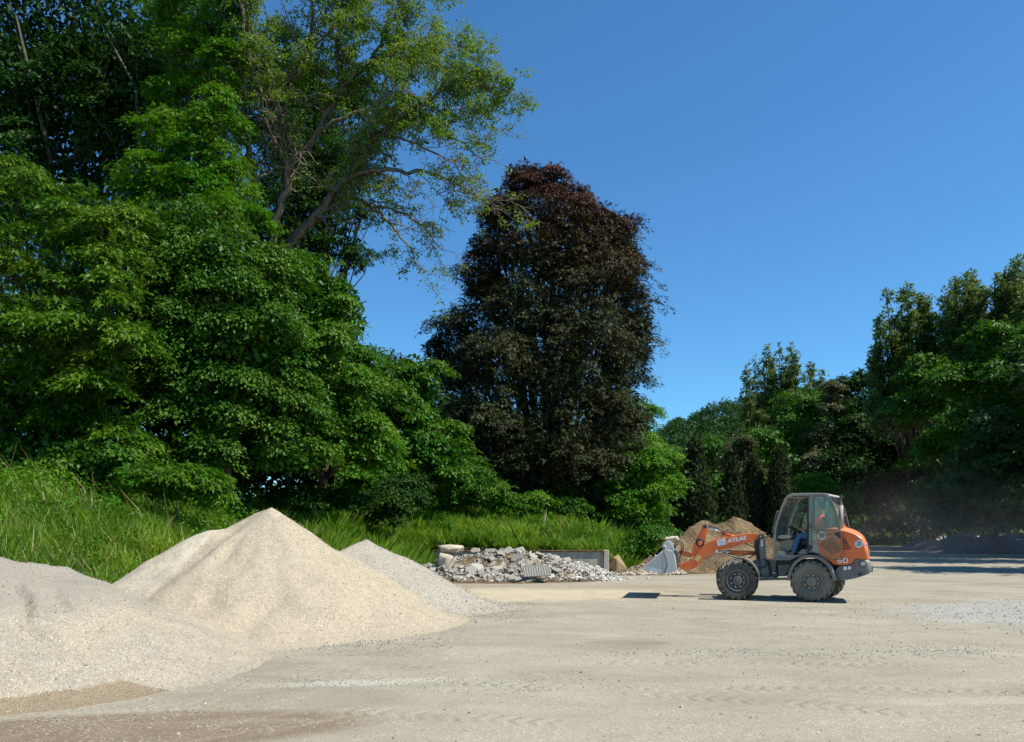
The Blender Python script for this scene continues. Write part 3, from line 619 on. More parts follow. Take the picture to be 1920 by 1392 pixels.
def open_tree(name, label, limbs, seed, n_tufts, base, ls=.1):
    """tree with traced limbs and airy foliage at the twig ends"""
    r = np.random.default_rng(seed); root = empty(name, (*base[:2], terrain(*base[:2])), label, 'tree'); paths = []; segs = []
    for li, (pts, ra, rb) in enumerate(limbs):
        Pw = np.array([W(*p) for p in pts]); n = len(Pw); t = np.linspace(0, n-1, (n-1)*4+1)
        Q = np.stack([np.interp(t, range(n), Pw[:, k]) for k in range(3)], 1)
        for _ in range(2): Q[1:-1] = (Q[:-2]+2*Q[1:-1]+Q[2:])/4
        Q[1:-1] += r.normal(0, .035, Q[1:-1].shape); R = (ra+(rb-ra)*np.linspace(0, 1, len(Q))**.8)*1.2; paths.append((Q, R)); segs.append((Q, R))
    tips = []
    def grow(p, d, L, rad, lvl):
        n = 7 if lvl < 2 else 4; Q = [p]; dd = d/np.linalg.norm(d); cur = p
        for i in range(n-1):
            dd = dd+r.normal(0, .17, 3)+np.array([.03, 0, (.06 if lvl == 0 else -.06) if cur[0] < -5 else -.07]); dd /= np.linalg.norm(dd); cur = cur+dd*L/(n-1); Q.append(cur)
        Q = np.array(Q); paths.append((Q, np.linspace(rad, max(rad*.3, .004), n)))
        if lvl >= 2:
            for q in Q[1:]: tips.append((q, dd))
            return
        for k in range(5 if lvl == 0 else 5):
            i = r.integers(1, n); nd = dd*.7+r.normal(0, .6, 3); nd[2] += .05
            grow(Q[i], nd, L*r.uniform(.42, .65), rad*.6, lvl+1)
    cen = W(560, 420, base[1])
    for Q, R in segs:
        L = np.linalg.norm(np.diff(Q, axis=0), axis=1).sum(); nb = int(L/.42)
        for k in range(nb):
            i = int(len(Q)*(.3+.7*(k+r.random())/nb)); i = min(i, len(Q)-1); ax = Q[min(i+1, len(Q)-1)]-Q[max(i-1, 0)]; ax /= np.linalg.norm(ax)+1e-9
            out = unit(Q[i]-cen)*.5; nd = ax*.8+out+r.normal(0, .6, 3)
            grow(Q[i], nd, r.uniform(.8, 1.7), max(R[i]*.4, .013), 0 if R[i] > .03 else 1)
    V, Fc = tubes(paths, 3); link('trunk', npmesh('trunk', V, Fc, M['bark_pale']), root)
    tp = np.array([t[0] for t in tips]); td = np.array([t[1] for t in tips]); k = r.permutation(len(tp))[:n_tufts]; tp, td = tp[k], td[k]
    # sparser to the lower right, dense on top
    px = CX+tp[:, 0]/tp[:, 1]*F; py = HZ-(tp[:, 2]-CH)/tp[:, 1]*F
    keepp = np.clip(.95-np.clip((py-130)/330, 0, .7)*np.clip((px-620)/140, 0, 1), .2, 1)*np.where((px > 430) & (px < 640) & (py > 190), .22, 1); kk = r.random(len(tp)) < keepp; tp, td = tp[kk], td[kk]
    a = sprays(r, tp, td*np.array([1, 1, .3])+r.normal(0, .3, tp.shape), .2, .18, 15, ls, .3, .25, .6)
    link('crown', leaves_mesh('crown', T_OVAL, *a, M['leaf_ash']), root)
    return root

# ---- left bank, from the yard back into the wood
tree('maple_tree', 'yellow-green maple with layered boughs at the left edge above the grass bank', 'tree',
     [(10, 330, 60, 50, 22), (230, 420, 60, 50, 21.5), (150, 370, 50, 40, 21.8), (30, 380, 90, 70, 21.5), (110, 420, 70, 60, 21), (190, 450, 70, 60, 20.5), (20, 480, 90, 60, 20.5), (120, 510, 80, 55, 20.3), (215, 540, 70, 50, 20), (40, 590, 100, 60, 20), (150, 610, 90, 50, 19.7), (240, 640, 60, 50, 19.8), (60, 690, 110, 60, 20), (180, 710, 80, 55, 19.8), (80, 780, 130, 55, 20.3), (210, 800, 90, 50, 20.3), (-100, 500, 110, 160, 21), (-100, 740, 110, 120, 21)],
     46000, .165, M['leaf_maple'], base=(110, 24), tmpl=T_LOBE, seed=2, sub=.36, sp=.42, K=15, droop=.45, trunk_r=.15, jn=.38, fill=.12)
tree('hazel_bush', 'spreading low shrub under the maple at the top of the grass bank', 'shrub',
     [(40, 860, 160, 45, 19.8), (170, 865, 120, 45, 19.3), (-80, 840, 120, 60, 19.8)], 10000, .12, M['leaf_horn'], base=(90, 19.5), seed=3, sub=.5, sp=.45, K=22, droop=.25, trunk_r=.05, crown='foliage', trunkname='stems')
tree('hornbeam_tree', 'broad hornbeam with cool green drooping sprays in the middle of the left wood', 'tree',
     [(330, 470, 130, 110, 23.5), (440, 520, 120, 110, 23), (350, 620, 130, 100, 22.5), (480, 640, 120, 100, 22.5), (400, 740, 130, 90, 22), (520, 760, 110, 90, 22.5), (380, 840, 90, 55, 21.5), (540, 850, 100, 50, 22), (300, 540, 110, 120, 23.5), (270, 680, 90, 70, 22.5)],
     78000, .115, M['leaf_horn'], base=(430, 23.5), seed=4, sub=.34, sp=.42, K=32, droop=.6, trunk_r=.2, jn=.42)
tree('linden_tree', 'bright green linden forming the right shoulder of the left wood, below the bare limbs', 'tree',
     [(560, 560, 90, 90, 24.5), (630, 590, 70, 70, 25), (600, 680, 100, 90, 24), (660, 700, 55, 80, 25), (560, 780, 90, 80, 23.5), (650, 800, 80, 80, 24.5), (690, 830, 50, 60, 25)],
     46000, .12, M['leaf_mid'], base=(600, 27.5), seed=5, sub=.36, sp=.36, K=30, droop=.4, trunk_r=.17)
tree('young_maple', 'small bright green maple shrub standing in the grass behind the big heap', 'shrub',
     [(330, 905, 85, 40, 18.5), (270, 890, 40, 25, 18.3), (395, 915, 45, 30, 18.5)], 5200, .15, M['leaf_mid'], base=(330, 18.6), tmpl=T_LOBE, seed=6, sub=.45, sp=.3, K=14, droop=.3, trunk_r=.035, crown='foliage', trunkname='stems')
tree('column_tree', 'slender bright green leafy tree rising to the top edge left of the bare limbs', 'tree',
     [(340, 30, 50, 60, 28), (410, 40, 45, 60, 27), (360, 100, 55, 55, 27), (415, 130, 40, 60, 26.5), (350, 180, 60, 50, 27), (410, 215, 50, 55, 26), (320, 250, 60, 50, 26.5), (385, 285, 60, 50, 26), (300, 330, 70, 55, 26), (360, 370, 80, 55, 25.5), (440, 350, 45, 55, 26), (395, -50, 80, 60, 27), (260, 380, 60, 60, 26.5), (450, 410, 60, 50, 25)],
     40000, .15, M['leaf_bright'], base=(390, 26.5), tmpl=T_LOBE, seed=7, flat=.95, bough=9, sub=.38, sp=.4, K=18, droop=.4, trunk_r=.16, fill=.1)
tree('dark_tree', 'tall dark tree filling the upper left corner behind the maple', 'tree',
     [(60, 60, 190, 160, 32), (250, 90, 130, 150, 31), (80, 260, 190, 120, 31), (250, 270, 130, 120, 30), (20, 180, 120, 120, 30.5), (160, 170, 110, 110, 30), (300, 170, 80, 120, 30), (60, 330, 120, 80, 29.5), (100, 400, 200, 100, 30), (-200, 150, 150, 300, 32), (200, -120, 260, 120, 32)],
     66000, .165, M['leaf_dark'], base=(120, 32), seed=8, sub=.3, sp=.5, K=24, droop=.4, trunk_r=.3, fill=.35,
     stems=[([(262, 620, 29.5), (268, 400, 29.3), (255, 165, 29), (200, 65, 29)], [.12, .1, .07, .03]), ([(120, 620, 30), (95, 300, 29.6), (30, 30, 29.4)], [.14, .11, .05])])
tree('dark_tree', 'dark-leaved tree behind the bare limbs, showing blue sky at its lower right tip', 'tree',
     [(610, 420, 75, 80, 33), (660, 480, 45, 45, 33), (560, 300, 110, 110, 34), (640, 300, 80, 80, 34), (520, 180, 110, 130, 35), (650, 190, 90, 100, 35), (530, 430, 100, 110, 33), (680, 400, 30, 30, 33), (545, 560, 100, 80, 32)],
     34000, .2, M['leaf_dark'], base=(570, 33.5), tmpl=T_LOBE, seed=9, sub=.34, sp=.45, K=18, trunk_r=.25, fill=.2, shell=.4)
tree('dark_tree', 'dark understorey tree in the deep shade behind the hornbeam', 'tree',
     [(300, 700, 260, 220, 29), (520, 700, 200, 200, 29), (80, 700, 240, 220, 28), (400, 480, 200, 160, 30), (470, 870, 130, 70, 28.5), (330, 880, 150, 60, 27.5), (120, 880, 160, 55, 26), (-60, 870, 150, 70, 25), (220, 870, 120, 50, 26.5), (600, 880, 100, 60, 29)], 44000, .2, M['leaf_dark'], base=(330, 29.5), seed=10, sub=.3, sp=.6, K=24, trunk_r=.2, fill=.45)
zz = 27.5
limbs = [
 ([(508, 560, zz), (505, 470, zz), (509, 430, zz), (529, 375, zz-.2), (540, 340, zz-.3), (532, 300, zz-.4), (521, 260, zz-.4), (513, 222, zz-.4), (490, 177, zz-.6), (468, 130, zz-.9), (453, 30, zz-1.1), (448, -60, zz-1.3)], .20, .05),
 ([(513, 224, zz-.4), (521, 177, zz-.3), (552, 145, zz-.2), (573, 100, zz), (588, 30, zz+.2), (596, -60, zz+.3)], .10, .04),
 ([(508, 600, zz), (525, 500, zz), (539, 463, zz), (573, 427, zz-.3), (604, 396, zz-.5), (628, 354, zz-.7), (656, 330, zz-.9), (682, 288, zz-1.1), (713, 250, zz-1.3), (765, 213, zz-1.5), (812, 182, zz-1.7), (865, 150, zz-1.8), (930, 165, zz-1.9)], .21, .03),
 ([(656, 333, zz-.9), (700, 318, zz-1.2), (745, 320, zz-1.5), (812, 325, zz-1.8), (870, 350, zz-2.0), (900, 372, zz-2.1)], .10, .02),
 ([(632, 365, zz-.7), (665, 370, zz-.2), (693, 388, zz), (729, 415, zz+.2), (760, 453, zz+.4), (785, 500, zz+.5)], .09, .02),
 ([(535, 330, zz-.3), (556, 295, zz+.1), (588, 262, zz+.3), (615, 203, zz+.4), (640, 161, zz+.5), (690, 122, zz+.6), (755, 112, zz+.7), (820, 120, zz+.7), (880, 170, zz+.7)], .14, .03),
 ([(588, 262, zz+.3), (620, 229, zz-.3), (677, 208, zz-.8), (740, 200, zz-1), (800, 222, zz-1.2), (860, 262, zz-1.3), (905, 300, zz-1.3)], .08, .018),
 ([(640, 161, zz+.5), (632, 90, zz+.4), (640, 20, zz+.3), (650, -50, zz+.2)], .09, .04),
 ([(690, 122, zz+.6), (715, 70, zz+.5), (745, 25, zz+.3), (780, -20, zz+.2)], .07, .03),
 ([(682, 288, zz-1.1), (695, 230, zz-1.6), (715, 180, zz-2), (740, 90, zz-2.2), (770, 50, zz-2.3)], .07, .02),
 ([(713, 250, zz-1.3), (780, 270, zz-1.9), (840, 300, zz-2.2), (880, 340, zz-2.3)], .05, .015),
 ([(693, 388, zz), (740, 390, zz-.3), (790, 420, zz-.5), (830, 470, zz-.6)], .05, .015),
 ([(755, 112, zz+.7), (800, 80, zz+.5), (850, 85, zz+.3), (900, 120, zz+.2)], .05, .015),
 ([(468, 300, zz+.6), (462, 200, zz+.6), (455, 100, zz+.5), (470, 0, zz+.5)], .10, .05),
 ([(470, 470, zz+.9), (480, 350, zz+.8), (470, 290, zz+.7), (440, 240, zz+.6)], .11, .06),
 ([(573, 100, zz), (610, 60, zz-.5), (660, 45, zz-.8), (700, 15, zz-1)], .05, .02),
]
bb = W(508, 600, zz)
open_tree('ash_tree', 'airy ash with bare pale limbs spreading over the blue sky to the right', limbs, 12, 5800, (bb[0], bb[1]), .10)
tree('linden_tree', 'round green tree between the left wood and the copper maple', 'tree',
     [(775, 720, 70, 60, 34), (720, 760, 60, 60, 33), (790, 810, 80, 60, 33), (740, 850, 90, 60, 32), (830, 860, 60, 50, 32)], 26000, .15, M['leaf_mid'], base=(770, 33.5), seed=14, sub=.36, sp=.4, K=26, trunk_r=.14)
tree('elder_bush', 'elder bush with cream blossom at the foot of the linden', 'shrub',
     [(700, 830, 45, 60, 30), (715, 885, 60, 42, 30), (660, 885, 60, 38, 29)], 13000, .12, M['leaf_bright'], base=(700, 30), seed=15, sub=.4, sp=.32, K=24, trunk_r=.06, crown='foliage', trunkname='stems')
r = np.random.default_rng(3); c = np.array([W(r.normal(702, 14), r.uniform(775, 860), 29.0+r.normal(0, .15)) for _ in range(16)])
a = sprays(r, c, np.tile([[0, -1, .2]], (16, 1)), .09, .09, 40, .035, .2, .1, .3)
el = [o for o in bpy.data.objects if o.name == 'elder_bush'][0]
link('blossom', leaves_mesh('blossom', T_OVAL, *a, M['flower']), el)
# undergrowth along the crest
for i, (lobes, n, lf, mt, lb) in enumerate((
   ([(745, 925, 60, 45, 28), (700, 960, 40, 30, 27.3), (735, 960, 30, 35, 27)], 12000, .1, 'leaf_dark', 'dark rounded bramble bush at the right shoulder of the big heap'),
   ([(830, 895, 80, 45, 34), (900, 920, 70, 40, 34), (870, 885, 60, 40, 35), (800, 930, 60, 32, 33.5)], 26000, .1, 'leaf_mid', 'long low bramble thicket above the grass, left of the copper maple trunk'),
   ([(985, 955, 55, 28, 34.5), (1010, 942, 40, 25, 34.5), (950, 960, 40, 20, 34.5)], 11000, .1, 'leaf_bright', 'bright low bush growing under the front edge of the copper maple'),
   ([(1205, 890, 45, 70, 37), (1195, 950, 55, 45, 36.5), (1240, 890, 40, 60, 38), (1165, 920, 45, 55, 37)], 24000, .12, 'leaf_bright', 'leafy bright green bush right of the copper maple trunk'),
   ([(1215, 1005, 35, 26, 31.5), (1190, 1022, 25, 15, 31), (1240, 990, 25, 22, 32.5)], 8500, .09, 'leaf_mid', 'fresh green nettle clump at the left foot of the soil heap'),
   ([(1075, 972, 60, 18, 36.5), (1130, 970, 50, 22, 36.5)], 5000, .08, 'leaf_dark', 'dark weedy clump in shade under the right side of the copper maple'),
   ([(880, 1022, 34, 12, 29.4), (905, 1010, 24, 14, 29.6)], 3600, .08, 'leaf_mid', 'small leafy weed clump hanging over the wall at the rubble'),
   ([(640, 930, 50, 40, 28.6), (600, 945, 45, 30, 27.5), (680, 905, 50, 40, 29.5)], 11000, .1, 'leaf_mid', 'green bush between the peak of the big heap and the elder'),
   ([(1060, 950, 45, 25, 36), (1040, 925, 35, 25, 37)], 6000, .1, 'leaf_mid', 'small low bush in front of the copper maple trunk, right of the bright one'),
   ([(560, 935, 60, 28, 24), (620, 935, 60, 30, 25)], 6500, .1, 'leaf_dark', 'dark leafy undergrowth right behind the peak of the big heap'))):
    tree('bush', lb, 'shrub', lobes, n, lf, M[mt], seed=30+i, sub=.45, sp=.3, K=22, droop=.3, trunk_r=.03, crown='foliage', trunkname='stems', fill=.15)
tree('copper_maple', 'large conical maple with dark bronze and purple leaves standing alone before the sky', 'tree',
     [(1060, 930, 90, 45, 37.5), (1140, 925, 60, 50, 38), (985, 900, 70, 45, 37), (985, 338, 50, 42, 40), (1032, 345, 45, 42, 40), (960, 385, 42, 50, 40), (1040, 410, 90, 55, 39), (1105, 405, 48, 38, 40), (1155, 435, 52, 45, 40), (1130, 470, 80, 55, 39.5), (905, 520, 60, 45, 40), (925, 415, 38, 36, 40), (1085, 375, 40, 34, 40), (1190, 640, 45, 60, 39), (880, 700, 60, 60, 39), (820, 660, 35, 30, 40), (930, 465, 65, 45, 40), (1010, 480, 95, 70, 38.5), (1110, 520, 100, 70, 38.5), (1170, 500, 45, 55, 40),
      (915, 560, 60, 50, 40), (985, 580, 90, 70, 38), (1090, 620, 105, 80, 37.5), (1180, 590, 55, 70, 39), (865, 620, 62, 55, 40), (940, 670, 95, 75, 37.5), (1170, 680, 60, 65, 38.5), (850, 700, 45, 50, 40),
      (1050, 720, 110, 80, 37), (920, 770, 95, 75, 37), (1140, 760, 70, 75, 37.5), (1030, 830, 110, 80, 36.5), (930, 850, 80, 60, 37), (1130, 850, 80, 75, 37), (1180, 800, 40, 60, 38.5), (880, 820, 50, 60, 38)],
     112000, .185, M['leaf_copper'], base=(1040, 40), tmpl=T_LOBE, seed=20, flat=.75, bough=12, shell=.35, sub=.42, sp=.42, K=18, droop=.5, trunk_r=.26, fill=.38, jn=.4, back=.4,
     stems=[([(1035, 1000, 40), (1030, 800, 40), (1020, 560, 40), (1010, 340, 40)], [.3, .22, .12, .02])])
tree('linden_tree', 'green tree peeping out behind the right side of the copper maple', 'tree',
     [(1195, 780, 38, 40, 44), (1200, 840, 50, 50, 44), (1215, 890, 50, 50, 43), (1150, 850, 60, 80, 45)], 14000, .16, M['leaf_bright'], base=(1200, 44), seed=21, sub=.4, sp=.4, K=22, trunk_r=.13)
tree('elm_tree', 'dull green tree half hidden left behind the copper maple', 'tree',
     [(740, 700, 45, 40, 46), (800, 760, 70, 60, 45), (860, 790, 60, 60, 45), (700, 720, 35, 40, 46)], 14000, .2, M['leaf_dark'], base=(790, 46), seed=22, sub=.4, sp=.5, K=22, trunk_r=.15)

# ---- middle distance, behind the loader
def conifer(label, px, Y, top, rx, seed):
    r = np.random.default_rng(seed); bx_ = (px-CX)/F*Y; b = terrain(bx_, Y); zt = CH+(HZ-top)/F*Y; R0 = rx*Y/F
    root = empty('thuja', (bx_, Y, b), label, 'conifer', 'dark conifers behind the soil heap'); n = 520
    h = r.random(n)**.85; ang = r.uniform(0, 2*np.pi, n); prof = R0*np.minimum(1, (1-h)*2.1)**.7*(.75+.35*vnoise(ang*1.1, h*7, 1, seed))
    C = np.stack([bx_+np.cos(ang)*prof*.85, Y+np.sin(ang)*prof*.85, b+h*(zt-b)], 1); D = np.stack([np.cos(ang)*.35, np.sin(ang)*.35, np.ones(n)], 1)
    k = 26; P = np.repeat(C, k, 0)+r.normal(0, 1, (n*k, 3))*np.array([.14, .14, .34]); N = np.repeat(np.stack([np.cos(ang), np.sin(ang), .3*np.ones(n)], 1), k, 0)+r.normal(0, .5, (n*k, 3))
    T = np.repeat(D, k, 0)+r.normal(0, .25, (n*k, 3))
    link('crown', leaves_mesh('crown', T_NARROW, P, N, T, r.uniform(.16, .34, n*k), np.repeat(r.random(n), k)*.6+r.random(n*k)*.4, M['leaf_conifer']), root)
    V, Fc = tubes([(np.array([(bx_, Y, b-.2), (bx_, Y, b+(zt-b)*.9)]), np.array([.12, .03]))]); link('trunk', npmesh('trunk', V, Fc, M['bark']), root)
conifer('broadest dark conifer column behind the left hump of the soil heap', 1302, 44, 846, 40, 1)
conifer('dark conifer column standing between the two humps of the soil heap', 1372, 46, 884, 26, 2)
conifer('narrow dark conifer just left of the loader cab', 1412, 47, 876, 24, 3)
conifer('dark conifer rising directly behind the loader cab', 1462, 46, 862, 28, 4)
def plumes(tops, Y, w, bottom, jit=0):
    """upright leafy plumes of a poplar: narrow ellipsoids stacked down from each top"""
    out = []; q = random.Random(int(Y*10))
    for i, (px, ty) in enumerate(tops):
        for m in range(4):
            x_ = px+q.uniform(-.75, .75)*w; y = ty+q.uniform(0, 26)*m; ww = w*.20; k = 0
            while y < bottom:
                ry = q.uniform(20, 34); out.append((x_+q.uniform(-3, 3), y+ry, ww, ry, Y+q.uniform(-2.2, 1.2))); y += ry*1.5; k += 1; ww = min(w*.62, ww*1.6)
                if k > 3 and m: break
    return out
MID = [
 ('poplar_tree', 'tall two-topped poplar standing clear against the sky left of the right-hand wood', 'leaf_poplar', 36000, .36, plumes([(1412, 668), (1436, 648), (1458, 655), (1482, 640), (1506, 668), (1530, 676)], 92, 24, 900), dict(vert=True, K=20, sp=.7)),
 ('linden_tree', 'mid green round tree in front of the poplar with a paler right side', 'leaf_mid', 22000, .34, [(1500, 780, 50, 60, 82), (1530, 760, 25, 40, 82), (1475, 850, 60, 50, 80), (1540, 850, 40, 60, 80), (1500, 920, 70, 50, 79), (1420, 830, 40, 40, 81)], dict(K=20, sp=.8)),
 ('alder_tree', 'thin brownish green tree with sunlit leaves between the poplar and the right-hand wood', 'leaf_brown', 11000, .34, [(1558, 750, 18, 40, 78), (1535, 830, 22, 45, 78), (1550, 890, 25, 50, 77), (1520, 870, 20, 30, 77)], dict(K=16, sp=.7)),
 ('willow_tree', 'grey-green willow with bare twigs behind the soil heap', 'leaf_brown', 11000, .26, [(1390, 850, 25, 40, 62), (1400, 900, 35, 45, 62), (1370, 880, 20, 40, 62)], dict(K=18, sp=.6, vert=True)),
 ('ash_tree', 'green ash in front of the wooded hill, above the broad conifer', 'leaf_mid', 18000, .26, [(1330, 850, 45, 40, 66), (1290, 870, 45, 40, 66), (1345, 910, 50, 50, 65), (1270, 920, 45, 50, 64), (1245, 870, 30, 35, 66)], dict(K=20, sp=.6)),
 ('bush', 'yellow-green sunlit bush between the dark conifers', 'leaf_bright', 4500, .2, [(1347, 905, 18, 22, 50), (1350, 940, 18, 30, 50)], dict(K=20, sp=.4)),
 ('bush', 'bright green bush behind the dark conifers left of the loader cab', 'leaf_mid', 9000, .2, [(1435, 930, 25, 40, 52), (1400, 960, 40, 40, 52), (1330, 970, 60, 30, 49)], dict(K=20, sp=.4)),
 ('bush', 'vivid green bush just above the roof of the loader cab', 'leaf_bright', 12000, .26, [(1520, 905, 40, 25, 70), (1545, 920, 35, 25, 70), (1500, 940, 40, 30, 69), (1580, 940, 30, 25, 69)], dict(K=20, sp=.5)),
 ('dark_tree', 'dark tree with a ragged top left of the tall right-hand trees', 'leaf_dark', 28000, .36, [(1585, 735, 24, 30, 80), (1612, 712, 22, 24, 80), (1640, 710, 20, 24, 80), (1600, 790, 48, 55, 78), (1640, 780, 45, 70, 78), (1590, 870, 50, 60, 76), (1650, 870, 55, 60, 76), (1620, 930, 60, 50, 75)], dict(K=20, sp=.8)),
 ('poplar_tree', 'tall poplar at the left end of the right-hand wood, leaning into the sky', 'leaf_poplar', 31000, .32, plumes([(1664, 590), (1686, 548), (1712, 532), (1734, 548), (1752, 590)], 66, 30, 780), dict(K=20, sp=.6, vert=True)),
 ('poplar_tree', 'highest poplar near the right edge with upright leafy plumes', 'leaf_poplar', 31000, .30, plumes([(1772, 520), (1796, 502), (1822, 508), (1846, 515), (1866, 540)], 63, 30, 740), dict(K=20, sp=.6, vert=True)),
 ('poplar_tree', 'poplar cut by the right edge of the picture, its top above the others', 'leaf_poplar', 31000, .30, plumes([(1882, 500), (1902, 485), (1928, 478), (1955, 490), (1985, 500)], 60, 30, 740), dict(K=20, sp=.6, vert=True)),
 ('oak_tree', 'bright rounded tree below the poplars at the right edge', 'leaf_mid', 27000, .3, [(1850, 640, 40, 50, 54), (1800, 720, 60, 50, 54), (1740, 690, 50, 35, 57), (1880, 720, 60, 70, 52), (1820, 810, 70, 60, 53), (1720, 760, 60, 50, 58), (1930, 660, 50, 70, 52), (1900, 800, 60, 60, 51), (1760, 840, 60, 50, 56)], dict(K=20, sp=.6)),
 ('oak_tree', 'dark shaded tree over the chippings heaps at the right edge', 'leaf_far', 28000, .3, [(1870, 830, 70, 80, 48), (1830, 890, 80, 70, 50), (1900, 920, 80, 70, 47), (1780, 920, 55, 55, 56), (1850, 965, 80, 40, 52), (1940, 860, 60, 90, 47), (1940, 960, 60, 40, 48)], dict(K=20, sp=.6)),
 ('oak_tree', 'dark tree in the shade behind the smallest chippings heap', 'leaf_far', 24000, .34, [(1740, 850, 60, 60, 74), (1690, 850, 45, 60, 76), (1760, 930, 55, 55, 72), (1700, 900, 50, 50, 76), (1790, 975, 60, 30, 68), (1830, 960, 60, 40, 66)], dict(K=20, sp=.7)),
 ('maple_tree', 'light green sunlit sapling crown hanging at the edge of the deep shade', 'leaf_bright', 3500, .26, [(1740, 925, 16, 22, 68), (1748, 945, 12, 14, 68), (1700, 870, 22, 10, 70)], dict(K=14, sp=.6)),
 ('bush', 'bright green thicket right behind the loader hood', 'leaf_mid', 16000, .26, [(1620, 935, 35, 28, 84), (1590, 960, 35, 30, 83), (1650, 960, 40, 28, 84), (1625, 975, 40, 20, 82)], dict(K=20, sp=.6)),
 ('sapling', 'slim grey-green sapling on the grass strip right of the loader', 'leaf_brown', 4200, .24, [(1675, 945, 22, 24, 80), (1690, 960, 15, 15, 80), (1660, 962, 15, 15, 80)], dict(K=14, sp=.5, trunk_r=.07)),
]
for i, (nm, lb, mt, n, ls, lobes, kw) in enumerate(MID):
    shrub = nm == 'bush'
    kw = dict(dict(trunk_r=.05 if shrub else .2, crown='foliage' if shrub else 'crown', trunkname='stems' if shrub else 'trunk', back=.3, droop=.35, sub=.4, base=None if shrub else (sum(l[0] for l in lobes)/len(lobes), max(l[4] for l in lobes)+1.5)), **kw)
    if nm == 'poplar_tree': kw['jn'] = .95; kw['flat'] = 1.2; kw['bough'] = 6; kw['fill'] = .1; kw['trunk_r'] = .14; kw['sp'] = .55; kw['base'] = (sum(l[0] for l in lobes)/len(lobes)+25, max(l[4] for l in lobes)+15)
    tree(nm, lb, 'shrub' if shrub else 'tree', lobes, n, ls*.87, M[mt], seed=60+i, group=None, **kw)
# shade-giving trees just outside the right edge: their shadows lie on the yard
for i, (x, y, rx_, zt) in enumerate(((27.5, 30, 3.6, 17), (31, 39, 4.2, 18), (34.5, 46, 4.0, 18), (42, 51, 5, 20), (46, 57, 5.5, 21))):
    p = lambda z: (CX+x/y*F, HZ-(z-CH)/y*F)
    px, _ = p(0); sc_ = F/y
    tree('roadside_tree', ('tree just off the right edge, nearest to the viewer', 'tree off the right edge, second along the shaded verge', 'tree off the right edge at the end of the shaded verge', 'tree off the right edge beside the large dark chippings heap', 'tree off the right edge, tallest and farthest away')[i], 'tree',
         [(px, p(zt-3)[1], rx_*sc_*.7, 3*sc_, y, rx_*.7), (px-rx_*.3*sc_, p(zt-7)[1], rx_*sc_, 3.4*sc_, y, rx_), (px+rx_*.3*sc_, p(zt-10)[1], rx_*sc_, 3.4*sc_, y, rx_)], 9000, .36, M['leaf_far'], base=(px, y), seed=90+i, sub=.4, sp=.8, K=18, trunk_r=.3, back=1, fill=.3, group='trees off the right edge')
# ---- wooded hill
hx = np.linspace(-140, 420, 160); hy = np.linspace(170, 700, 60); X, Y = np.meshgrid(hx, hy)
def hill_z(x, y): return np.maximum(0, 62*np.exp(-((x-140)/110)**2)*np.clip((y-200)/160, 0, 1)+22*np.exp(-((x+60)/80)**2)*np.clip((y-200)/150, 0, 1))+(fbm(x, y, .03, 3, 4)-.5)*6*np.clip((y-200)/60, 0, 1)-.5
tag(link('hill', npmesh('hill', np.stack([X, Y, hill_z(X, Y)], -1).reshape(-1, 3), grid_faces(60, 160), M['bank'])), kind='structure')
r = np.random.default_rng(8); n = 640; hxp = r.uniform(25, 150, n); hyp = r.uniform(215, 430, n); cz = hill_z(hxp, hyp)
C = []; D = []
for x, y, z in zip(hxp, hyp, cz):
    R = r.uniform(3.2, 5.5); d = unit(r.normal(size=(8, 3))+np.array([0, -.5, .6])); C.append(np.array([x, y, z+2.8])+d*np.array([R, R, R*1.1])); D.append(d)
C = np.concatenate(C); D = np.concatenate(D)
a = sprays(r, C, D*np.array([1, 1, 0])+1e-3, 2.1, 1.8, 15, 1.25, .6, .25, .5)
tag(link('hillside_wood', leaves_mesh('hillside_wood', T_TRI, *a, M['leaf_dark']), ), 'wooded hillside seen low behind the middle trees', 'wood', kind='stuff')
# ---- far hedge closing the view under the trees
n = 1900; x = r.uniform(6, 62, n); y = np.where(x < 30, 104, 92-(x-30)*.75)+r.uniform(0, 7, n); z = r.uniform(0, 1, n)**.8*np.where(x < 30, 7.5, np.where(x < 40, 4.0, 8.0)); x = x*y/92
C = np.stack([x, y, z+.2], 1); D = np.tile([[-.3, -1, 0.]], (n, 1))+r.normal(0, .4, (n, 3))*np.array([1, 1, 0])
a = sprays(r, C, D, 1.1, .9, 16, .5, .4, .3, .5)
tag(link('undergrowth', leaves_mesh('undergrowth', T_TRI, *a, M['leaf_dark'])), 'dark undergrowth closing the far end of the yard', 'undergrowth', kind='stuff')
# left wood floor, behind the first trees
n = 3600; x = r.uniform(-26, 6, n); y = r.uniform(0, 1, n)*6+np.interp(x, [-26, -12, -4, 6], [20, 26, 32, 46]); z = bank_z(x, y)+r.random(n)**1.3*np.interp(x, [-26, -6, 6], [9, 5, 1.6])
C = np.stack([x, y, z], 1); D = np.tile([[.2, -1, 0.]], (n, 1))+r.normal(0, .4, (n, 3))*np.array([1, 1, 0])
a = sprays(r, C, D, .6, .5, 14, .26, .4, .3, .5)
tag(link('undergrowth', leaves_mesh('undergrowth', T_TRI, *a, M['leaf_dark'])), 'dark undergrowth inside the left wood', 'undergrowth', kind='stuff')

n = 1500; x = r.uniform(-3, 11, n); y = r.uniform(43, 50, n); z = bank_z(x, y)+r.random(n)*5.5
C = np.stack([x, y, z], 1); D = np.tile([[.2, -1, 0.]], (n, 1))+r.normal(0, .4, (n, 3))*np.array([1, 1, 0])
a = sprays(r, C, D, .8, .7, 16, .3, .4, .3, .5)
tag(link('undergrowth', leaves_mesh('undergrowth', T_TRI, *a, M['leaf_dark'])), 'dark undergrowth in the gloom behind the copper maple', 'undergrowth', kind='stuff')

